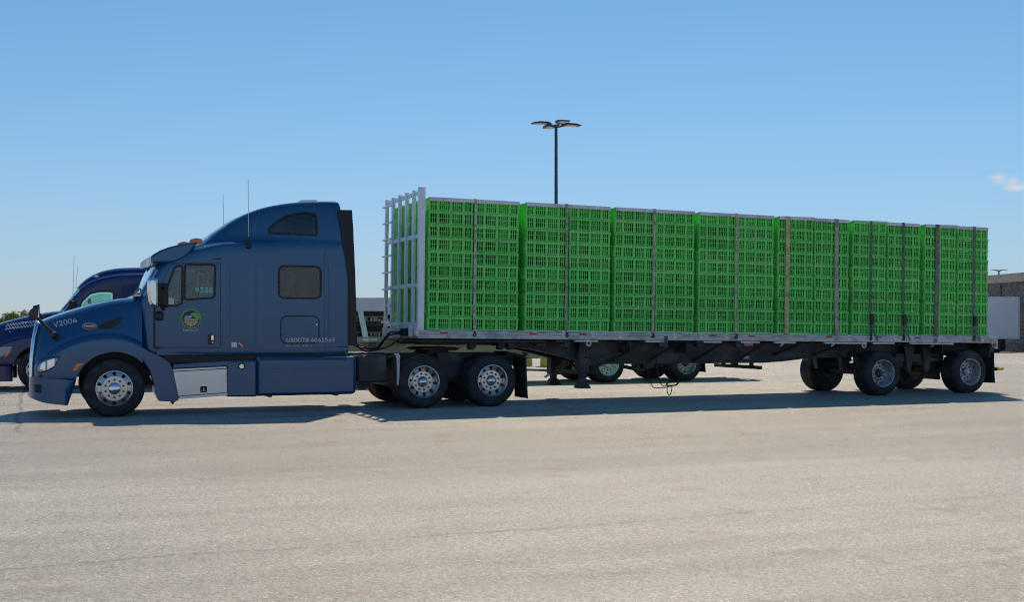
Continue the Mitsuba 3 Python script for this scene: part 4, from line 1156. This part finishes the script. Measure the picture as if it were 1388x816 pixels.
def boards_mesh(px, z0, rows, seed):
    r = np.random.default_rng(seed); out = []
    for j in range(rows):
        y = .22
        while y < 1.85:
            w = r.uniform(.09, .16); e = r.uniform(-.05, .05, 2)
            out.append(bx(px + .02 + e[0], px + 1.13 + e[1], y, y + w - .008, z0 + j * .043, z0 + j * .043 + .040)); y += w
    return join(out)


for q, (px, up, slot) in enumerate(((-1.0, 3, 'front'), (.28, 3, 'middle'), (1.50, 2, 'rear'))):
    z_ = 1.248
    for lv in range(2):
        single('pallet', pallet_mesh(px, z_), 'pale_wood', f'pale wooden pallet, {("lower", "upper")[lv]} one of the {slot} stack on the beige flatbed', 'pallet', BEIGE, 'wooden pallets on the beige flatbed', smooth=False)
        n = (6, up)[lv] if q < 2 else (5, up)[lv]
        single('board_bundle', boards_mesh(px, z_ + .132, n, 30 + q * 2 + lv), 'dark_wood', f'dark brown bundle of boards on the {("lower", "upper")[lv]} pallet of the {slot} stack', 'boards', BEIGE, 'bundles of boards on the beige flatbed', smooth=False)
        z_ += .132 + n * .043
S = thing('tie_down_strap', 'pale blue grey strap slanting over the dark pallets behind the cab', 'strap', BEIGE)
put(S, 'webbing', m3.Manifold.hull_points(np.array([(.83 + a, y, 1.16) for a in (-.07, .07) for y in (-.012, -.002)] + [(.72 + a, y, 1.90) for a in (-.07, .07) for y in (.15, .16)])), 'van_white')
put(S, 'top_run', bx(.65, .79, .155, 2.3, 1.895, 1.90), 'van_white')

# ------------------------------------------------------------------ background
def bollard(x, y, lab):
    k = thing('bollard', lab, 'bollard', T().translate([x, y, gz(y)]), 'yellow bollards beyond the trailers')
    put(k, 'post', cyl_z(0, 0, .13, 0, 1.02, 24), 'yellow')
    put(k, 'cap', m3.Manifold.sphere(.13, 24).scale([1, 1, .5]).translate([0, 0, 1.02]), 'yellow')


bollard(.68, 47.0, 'yellow bollard left of its twin, seen under the beige flatbed')
bollard(1.20, 44.9, 'yellow bollard right of its twin, seen under the beige flatbed')


def lamp_post(x, y, h, lab, heads, r=.10, size=1.):
    k = thing('lamp_post', lab, 'lamp post', T().translate([x, y, gz(y)]))
    put(k, 'pole', cyl_z(0, 0, r * 1.15, .7, h, 14, r * .8), 'pole_blue')
    put(k, 'base', cyl_z(0, 0, .3, 0, .7, 20), 'parapet')
    put(k, 'bracket', join([bar((0, 0, h - .10), (math.cos(a) * .5 * size, math.sin(a) * .5 * size, h + .02), .09) for a in heads]), 'pole_blue')
    for a in heads:
        c, s = math.cos(a), math.sin(a)
        pts, pl = [], []
        for u, wv, zt, zb in ((.30, .10, .06, .0), (.55, .28, .09, -.0), (1.0, .32, .08, -.01), (1.34, .24, .03, -.01)):
            for sg in (-1, 1):
                for z_ in (zt, zb):
                    pts.append((size * (u * c - sg * wv * s), size * (u * s + sg * wv * c), h + z_ * size))
        hd = put(k, 'head', m3.Manifold.hull_points(np.array(pts)), 'pole_blue', 40)
        lp = [(size * (u * c - sg * .2 * s), size * (u * s + sg * .2 * c), h + size * z_) for u, z_ in ((.62, -.015), (1.15, -.025)) for sg in (-1, 1)]
        lp += [(a_, b_, z_ + .03) for a_, b_, z_ in lp]
        put(hd, 'lens', m3.Manifold.hull_points(np.array(lp)), 'lamp_glass')


lamp_post(1.98, 53.0, 10.55 - gz(53), 'tall dark pole with four flat lamp heads rising behind the crates', [math.radians(a) for a in (200, 290, 20, 110)], .085, .86)
lamp_post(49.5, 120., 7.1 - gz(120), 'small distant twin-headed lamp post above the stone building', [0., math.pi], .09, .62)

# pale box trailers far off


def van(x0, x1, y, lab, flip=False, mat='van_white'):
    g = gz(y)
    k = thing('box_trailer', lab, 'trailer', T().translate([x0, y, g]))
    L = x1 - x0
    put(k, 'body', rb(0, L, 0, 2.6, 1.12, 4.10, .03), mat)
    put(k, 'rail', join(bx(-.01, L + .01, -.02, 2.62, 1.0, 1.12), bx(-.01, L + .01, -.02, 2.62, 4.04, 4.12)), 'alu_dull')
    for j in range(int(L / 1.2)):
        put(k, 'seam', bx(.6 + j * 1.2, .63 + j * 1.2, -.008, 0, 1.12, 4.04), mat)
    put(k, 'corner_post', bx(L - .1, L + .012, -.012, .1, 1.12, 4.04), 'off_white')
    xx = L - 1.6
    for q in (0, 1.25):
        for yy in (.02, 1.98):
            put(k, 'wheel', lathe_y([(.28, 0), (.5, .02), (.5, .58), (.28, .6)], 28).apply_translation([xx - q, yy, .5]), 'rubber')
        put(k, 'hub', cyl_y(xx - q, .5, .28, .06, 2.5, 20), 'frame_black')
    put(k, 'bogie', bx(xx - 1.7, xx + .6, .3, 2.3, .55, 1.0), 'frame_black')
    put(k, 'mud_flap', bx(xx + .55, xx + .58, .1, .7, .2, 1.0), 'rubber')


van(22.5, 37.2, 86.5, 'white box trailer parked at the right edge before the stone building')
van(-15.5, 0.5, 89., 'pale grey box trailer showing between the cab and the headboard', mat='wall_pale')
# stone building at the right
W_ = thing('building', 'low stone-faced building with a beige parapet at the right edge', 'building', None)
gb = gz(92)


def wall_quad(a, b, z0, z1, out=.0, th=.5):
    a, b = np.array(a, float), np.array(b, float); d = (b - a) / np.linalg.norm(b - a); n = np.array([-d[1], d[0]])
    if n[0] > 0:
        n = -n
    pts = [(*(p + n * o), z) for p in (a, b) for o in (out, -th) for z in (z0, z1)]
    return m3.Manifold.hull_points(np.array(pts))


A_, B_, C_ = (37.7, 108.), (38.95, 86.), (40.6, 70.)
put(W_, 'wall', join(wall_quad(A_, B_, gb - .3, 4.85, 0, 12.), wall_quad(B_, C_, gb - .3, 4.85, 0, 12.)), 'stone', False)
put(W_, 'parapet', join(wall_quad(A_, B_, 4.85, 5.42, .25, 12.), wall_quad(B_, C_, 4.85, 5.42, .25, 12.)), 'parapet', False)
put(W_, 'coping', join(wall_quad(A_, B_, 5.42, 5.50, .32, 12.), wall_quad(B_, C_, 5.42, 5.50, .32, 12.)), 'parapet', False)
for q in range(3):
    t = (.35 + q * .28); p = np.array(A_) * (1 - t) + np.array(B_) * t
    put(W_, 'pier', tri(wall_quad(p, p + np.array([.07, -1.2]), gb - .3, 4.85, .12, .2)), 'stone', False)
# small parked car behind the white trailer
K_ = thing('parked_car', 'dark blue car at the right edge beside the stone wall', 'car', T().translate([37.75, 80.5, gz(81)]).rotate([0, 0, 1], -20))
put(K_, 'body', cprism([(0, .35), (0, .85), (.7, .95), (3.4, .98), (4.3, .85), (4.35, .35)], 0, 1.75, .12), 'car_blue', 40)
put(K_, 'cabin', cprism([(.6, .95), (1.3, 1.42), (2.9, 1.44), (3.6, .97)], .12, 1.63, .1), 'black_gloss', 40)
for x in (.85, 3.5):
    for y in (-.01, 1.54):
        put(K_, 'wheel', lathe_y([(.001, .02), (.2, .02), (.32, 0), (.32, .22), (.001, .22)], 24).apply_translation([x, y, .32]), 'rubber', 40)

# trees at the left horizon
M['bark'] = pbr(speck((.10, .08, .06), .4, 5.), .9)
for i, c in enumerate(((.070, .095, .030), (.085, .105, .040), (.060, .085, .030))):
    M[f'leaf_{i}'] = {'type': 'principledthin', 'base_color': {'type': 'rgb', 'value': [q * 2.3 for q in c]}, 'roughness': .6, 'diff_trans': .6}


def tree(x, y, h, rad, lab, i):
    g = gz(y); rng = np.random.default_rng(100 + i)
    k = thing('tree', lab, 'tree', T().translate([x, y, g]), 'trees on the left horizon')
    limbs = [tube([(0, 0, 0), (.1, .05, h * .3), (.05, .1, h * .62)], .16, 8)]
    blobs = []
    for q in range(9):
        a = rng.uniform(0, 2 * math.pi); rr = rad * rng.uniform(.2, .8); zz = h * rng.uniform(.38, .9)
        p = np.array([rr * math.cos(a), rr * math.sin(a), zz]); blobs.append((p, rad * rng.uniform(.28, .45)))
        limbs.append(tube([(.05, .08, h * rng.uniform(.25, .45)), p * [.5, .5, 1] * [1, 1, .85], p], .05, 5))
    put(k, 'trunk', join(limbs), 'bark')
    P, Fc = [], []
    n = 2600
    for q in range(n):
        p, r = blobs[rng.integers(len(blobs))]
        d = rng.normal(size=3); d /= np.linalg.norm(d); c = p + d * r * rng.uniform(.45, 1.1) * [1, 1, .8]
        u = rng.normal(size=3); u /= np.linalg.norm(u); w = np.cross(u, d + .3 * rng.normal(size=3)); w /= np.linalg.norm(w)
        s = rng.uniform(.10, .2)
        b0 = len(P); P += [c - u * s, c + w * s * .5, c + u * s, c - w * s * .5]; Fc.append((b0, b0 + 1, b0 + 2, b0 + 3))
    put(k, 'crown', trimesh.Trimesh(*[np.array(P), np.vstack([np.array(Fc)[:, [0, 1, 2]], np.array(Fc)[:, [0, 2, 3]]])], process=False), f'leaf_{i % 3}', False)


TR = [(-50.9, 118, 3.7, 2.3, 'rounded olive green tree at the left edge of the frame, above the navy hood'), (-48.3, 116, 3.5, 2.0, 'lower olive green tree just left of the black hood mirror'), (-55.5, 121, 4.2, 2.6, 'green tree whose right side just enters the left edge of the frame')]
for i, t in enumerate(TR):
    tree(*t, i)
